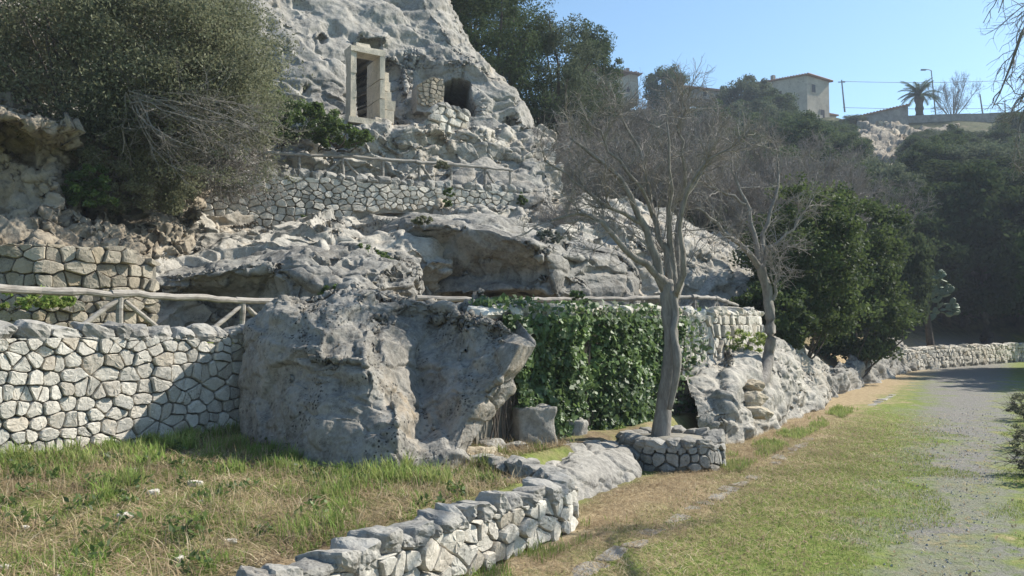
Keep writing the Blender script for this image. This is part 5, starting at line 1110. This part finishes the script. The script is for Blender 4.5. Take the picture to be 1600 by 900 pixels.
# prickly pear
def pear():
    rs = np.random.RandomState(14); b = np.array((19.4, 37.9, 0.)); b[2] = gz(b[0], b[1]); b = P(1455, 538, 38.5); root = thing('prickly_pear', 'large pale prickly pear cactus above the far path wall', 'cactus', b)
    p, r = poly_tube([b-Uz*.3, b+np.array((-.1, 0, .7)), b+np.array((-.15, 0, 1.5))], [.2, .16, .12], 8, 8); V, Fs = tubes(p, r, 8); mk('trunk', V, Fs, M['darkbark'], root, smooth=True)
    V0, Q0 = cubesphere(4); V0 = V0/np.linalg.norm(V0, axis=1)[:, None]; V0 = V0*np.array((.5, .09, .5)); V0[:, 0] *= 1-.25*(V0[:, 2] < 0)*(-V0[:, 2]*2); V0[:, 2] += .5; me = npmesh('pad', V0, Q0, M['cactus'], True)
    tips = [(np.array(p[0, -1]), 0.0, .55), (np.array(p[0, -1])+Uz*-.4, .8, .55), (np.array(p[0, -1])+Uz*-.5, -.7, .5)]; n = 0
    while tips and n < 150:
        pos, tilt, L = tips.pop(0); yaw = rs.uniform(0, 3.1); R = Matrix.Rotation(tilt, 3, 'Y')@Matrix.Rotation(yaw, 3, 'Z'); o = bpy.data.objects.new('pad', me); link(o, root); o.location = Vector(pos)-root.location; o.rotation_euler = R.to_euler(); o.scale = (L*.72, L*.9, L); n += 1
        if pos[2] > b[2]+3.6: continue
        for _ in range(rs.choice([1, 2, 3], p=[.15, .45, .4])):
            s = rs.uniform(-.28, .28); q = np.array(R@Vector((s*L, 0, L*.95))); tips.append((pos+q, np.clip(tilt+s*2.6+rs.normal()*.35, -1.9, 1.9), rs.uniform(.30, .42)))
pear()
# ------------------------------------------------------------------ grass
def blades(name, kind_mat, n, region, hfun, wdt, rs, lie=0.0, tintf=None, cluster=None):
    """bent two-piece blades; region(rs,n)->x,y"""
    x, y = region(rs, n)
    z = H(x, y)+.0; w_, t_ = wt(x, y); R = np.hypot(x, y); near = np.exp(-R/40); q = np.stack((x, y, z), 1); q[:, 2] = 0
    z = z+(fbm(q/.9, 4)*np.where(w_ > 3.4, .035, .012)+fbm(q/.16, 3)*.010)*near
    n = len(x); h = hfun(x, y, rs); a = rs.uniform(0, 2*np.pi, n); ln = rs.uniform(.1, .9, n) if lie == 0 else rs.uniform(2, 6, n); d = np.stack((np.cos(a), np.sin(a), np.zeros(n)), 1)
    s = np.stack((-np.sin(a), np.cos(a), np.zeros(n)), 1)*(wdt*rs.uniform(.6, 1.3, n)*(1.0+np.clip(R-6, 0, 20)*.06))[:, None]; B = np.stack((x, y, z-.004+(rs.uniform(.002, .03, n) if lie else 0)), 1)
    upv = np.array((0, 0, 1.)); k = 1/np.sqrt(1+ln**2); m = B+(upv*(k*.55)[:, None]+d*(ln*k*.35)[:, None])*h[:, None]; t = B+(upv*(k*.85)[:, None]+d*(ln*k)[:, None])*h[:, None]
    V = np.stack((B-s, B+s, m-s*.8, m+s*.8, t), 1).reshape(-1, 3); i = np.arange(n)[:, None]*5
    ti = rs.rand(n) if tintf is None else tintf(x, y, rs)
    o = mk(name, V, [i+np.array([0, 1, 3, 2]), i+np.array([2, 3, 4])], M[kind_mat], None, attr={'tint': np.repeat(ti, 5)}); tag(o, kind='stuff'); return o
def reg(w0, w1, t0, t1, fn=None):
    def f(rs, n):
        wv = rs.uniform(w0, w1, n*2); tv = rs.uniform(t0, t1, n*2); x, y = xy(wv, tv); k = (y > 3.0)&(np.abs(x/y) < .70)
        if fn is not None: k &= fn(x, y, wv, tv, rs)
        return x[k][:n], y[k][:n]
    return f
def nz(x, y, s, o=0): return fbm(np.stack((x/s, y/s, x*0+o), 1), 3)
ter = lambda f=None: reg(3.6, 8.0, -1.2, 8.6, lambda x, y, w_, t_, rs: (w_ < np.interp(t_, [6.6, 8.6], [8.1, 5.0])) & (f(x, y, rs) if f else True) & ~((t_ > 6.3)&(w_ < 4.4)))
g = np.random.RandomState(40)
tag(blades('green_grass', 'grass', 70000, ter(lambda x, y, rs: nz(x, y, .45)+.5*nz(x, y, .16, 4) > rs.uniform(.10, .50, len(x))), lambda x, y, rs: rs.uniform(.035, .12, len(x))*(1+.9*np.clip(nz(x, y, .4, 3), 0, 1)), .0034, g, tintf=lambda x, y, rs: np.clip(rs.rand(len(x))*.75+.35*(nz(x, y, .8, 8) > .1)*rs.rand(len(x)), 0, 1)), 'green weeds and tall grass tufts on the near terrace', 'grass')
tag(blades('dry_grass', 'straw', 30000, ter(), lambda x, y, rs: rs.uniform(.05, .26, len(x)), .0032, g, lie=1), 'dry fallen straw strewn over the near terrace', 'grass')
tag(blades('dry_stalks', 'straw', 9000, ter(lambda x, y, rs: nz(x, y, .7, 5) > 0.0), lambda x, y, rs: rs.uniform(.08, .26, len(x)), .002, g), 'dry upright stalks on the near terrace', 'grass')
def rosettes():
    rs = np.random.RandomState(90); C = []
    for i in range(150):
        wv = rs.uniform(3.7, 7.7); t = rs.uniform(-.8, 6.2); x, y = xy(wv, t)
        if y < 3.2 or abs(x/y) > .7: continue
        z = gz(x, y); r = rs.uniform(.05, .14); k = rs.randint(14, 40); a = rs.uniform(0, 6.28, k); q = np.sqrt(rs.rand(k))*r; C.append(np.stack((x+np.cos(a)*q, y+np.sin(a)*q, z+.02+rs.uniform(0, r*.9, k)), 1))
    C = np.concatenate(C); V, Fs, t = leaves(C, .055, rs, .4, np.tile((0, 0, 1.), (len(C), 1)), asp=.42); tag(mk('leafy_weeds', V, Fs, M['green'], None, attr={'tint': t}), 'small leafy weeds scattered over the near terrace', 'weeds', kind='stuff')
rosettes()
# taller tufts: along the foot of the tall wall and boulder
tx = []
for i in range(110):
    if i < 45: t_ = g.uniform(2.5, 6.6); w_ = 7.75-abs(g.normal())*.18
    elif i < 60: a = g.uniform(0, 1); x, y = -3.0+a*2.9, 8.6-1.6*math.sin(a*2.6)+g.normal()*.1; w_, t_ = wt(x, y)
    else: w_ = g.uniform(3.8, 7.5); t_ = g.uniform(-.5, 6)
    tx.append((*xy(w_, t_), g.uniform(.05, .16), g.uniform(.6, 1.3)))
tx = np.array(tx)
def rt_(rs, n):
    i = rs.randint(0, len(tx), n); rt_.i = i; return tx[i, 0]+rs.normal(size=n)*tx[i, 2]*.6, tx[i, 1]+rs.normal(size=n)*tx[i, 2]*.6
tag(blades('grass_tufts', 'grass', 15000, rt_, lambda x, y, rs: rs.uniform(.08, .24, len(x))*tx[rt_.i, 3], .004, g, tintf=lambda x, y, rs: np.clip(tx[rt_.i, 3]-.6+rs.rand(len(x))*.5, 0, .9)), 'tall green grass tufts along the foot of the wall and boulder', 'grass')
# path: short turf and cut straw
pth = lambda f=None, t1=17: reg(-4.6, 3.05, 1.5, t1, f)
qf = lambda x, y: x-.62*y
tag(blades('short_turf', 'grass', 135000, pth(lambda x, y, w_, t_, rs: (rs.rand(len(x)) < np.clip((w_+4.6)/1.2, 0, 1))&(rs.rand(len(x)) < np.clip((17-t_)/7, 0, 1))&((qf(x, y)+nz(x, y, 1.1)*1.1 > -3.3+rs.rand(len(x))*1.2)&(qf(x, y)+nz(x, y, 1.1)*.9 < -.75-.055*(y-5)))|((qf(x, y)+nz(x, y, .8, 2)*.55+rs.normal(size=len(x))*.08 > .12))), lambda x, y, rs: rs.uniform(.015, .05, len(x)), .0026, g, tintf=lambda x, y, rs: np.clip(.1+rs.rand(len(x))*.6+.25*nz(x, y, .9, 4), 0, 1)), 'short mown turf between the kerb stones and the gravel', 'grass')
tag(blades('cut_straw', 'straw', 90000, reg(.2, 3.9, 1.8, 19, lambda x, y, w_, t_, rs: (w_ < 3.05+(t_ > 6.2)*.5)&(rs.rand(len(x)) < np.clip((w_-.8)/1.6, .06, 1)*np.clip((19-t_)/8, 0, 1))), lambda x, y, rs: rs.uniform(.03, .12, len(x)), .0022, g, lie=1), 'dry cut straw lying between the low wall and the kerb', 'grass')
tag(blades('verge_grass', 'grass', 9000, reg(2.75, 3.25, 2, 19, lambda x, y, w_, t_, rs: ((t_ < 6.6)&(w_ > 2.9)&(nz(x, y, .5) > -.1))|((t_ > 9.5)&(nz(x, y, .8) > .05))), lambda x, y, rs: rs.uniform(.04, .14, len(x)), .003, g), 'grass growing along the foot of the low wall and rocks', 'grass')
def litter():
    rs = np.random.RandomState(91); C = []
    wv = rs.uniform(-1.5, 7.5, 9000); t = rs.uniform(-.5, 16, 9000); x, y = xy(wv, t); k = (y > 3.2)&(np.abs(x/y) < .7)&((wv > 3.6)&(t < 6.2)&(rs.rand(9000) < .6)|(wv < 3.1)&(rs.rand(9000) < .5)); x, y = x[k], y[k]
    V, Fs, t = leaves(np.stack((x, y, H(x, y)+.022), 1), .038, rs, .8, np.tile((0, 0, 1.), (len(x), 1)), asp=.5); tag(mk('leaf_litter', V, Fs, M['straw'], None, attr={'tint': t*.4}), 'small dry brown leaves scattered over the grass and path', 'leaves', kind='stuff')
litter()
# gravel: loose chips
def gravel():
    rs = np.random.RandomState(77); n = 1300; y = rs.uniform(5, 19, n*2); q = rs.uniform(-2.6, .15, n*2); x = q+.62*y; k = (q+nz(x, y, 1.1)*.9 > -.85-.055*(y-5)-rs.rand(len(x))*.4)&(q+nz(x, y, .8, 9)*.5 < .12-rs.rand(len(x))*.2)&(rs.rand(len(x)) < np.clip((19-y)/7, 0, 1))&(np.abs(x/y) < .7); x, y = x[k][:n], y[k][:n]; n = len(x)
    s = rs.uniform(.004, .012, n)*(1+.03*y); z = H(x, y); qq = np.stack((x, y, 0*x), 1); z = z+(fbm(qq/.9, 4)*.012+fbm(qq/.16, 3)*.01)*np.exp(-np.hypot(x, y)/40)
    T = np.array([(1, 0, 0), (-.5, .87, 0), (-.5, -.87, 0), (0, 0, .9), (0, 0, -.4)]); a = rs.rand(n)*6.28; ca, sa = np.cos(a), np.sin(a); V = T[None]*s[:, None, None]*rs.uniform(.6, 1.3, (n, 5, 1))
    V = np.stack((V[..., 0]*ca[:, None]-V[..., 1]*sa[:, None]+x[:, None], V[..., 0]*sa[:, None]+V[..., 1]*ca[:, None]+y[:, None], V[..., 2]+z[:, None]+s[:, None]*.2), -1).reshape(-1, 3)
    Fs = (np.arange(n)[:, None, None]*5+np.array([(0, 1, 3), (1, 2, 3), (2, 0, 3), (1, 0, 4), (2, 1, 4), (0, 2, 4)])[None]).reshape(-1, 3); m = plain('gravel_chip', (.24, .237, .23), (.46, .45, .435), 40, .9, .1)
    tag(mk('gravel', V, Fs, m), 'loose grey gravel chips on the path', 'gravel', kind='stuff')
gravel()

# ------------------------------------------------------------------ air
V, Fs = box(-2620, 2620, -2620, 2620, -1.2, 52)
hz = bpy.data.materials.new('air'); hz.use_nodes = True; hz.node_tree.nodes.remove(hz.node_tree.nodes['Principled BSDF'])
pv = hz.node_tree.nodes.new('ShaderNodeVolumePrincipled'); pv.inputs['Color'].default_value = (.76, .85, 1.0, 1); pv.inputs['Density'].default_value = .0009; pv.inputs['Anisotropy'].default_value = 0.0
hz.node_tree.links.new(pv.outputs[0], hz.node_tree.nodes['Material Output'].inputs['Volume'])
tag(mk('haze', V, Fs, hz), 'thin blue air haze over the valley', 'haze', kind='stuff')
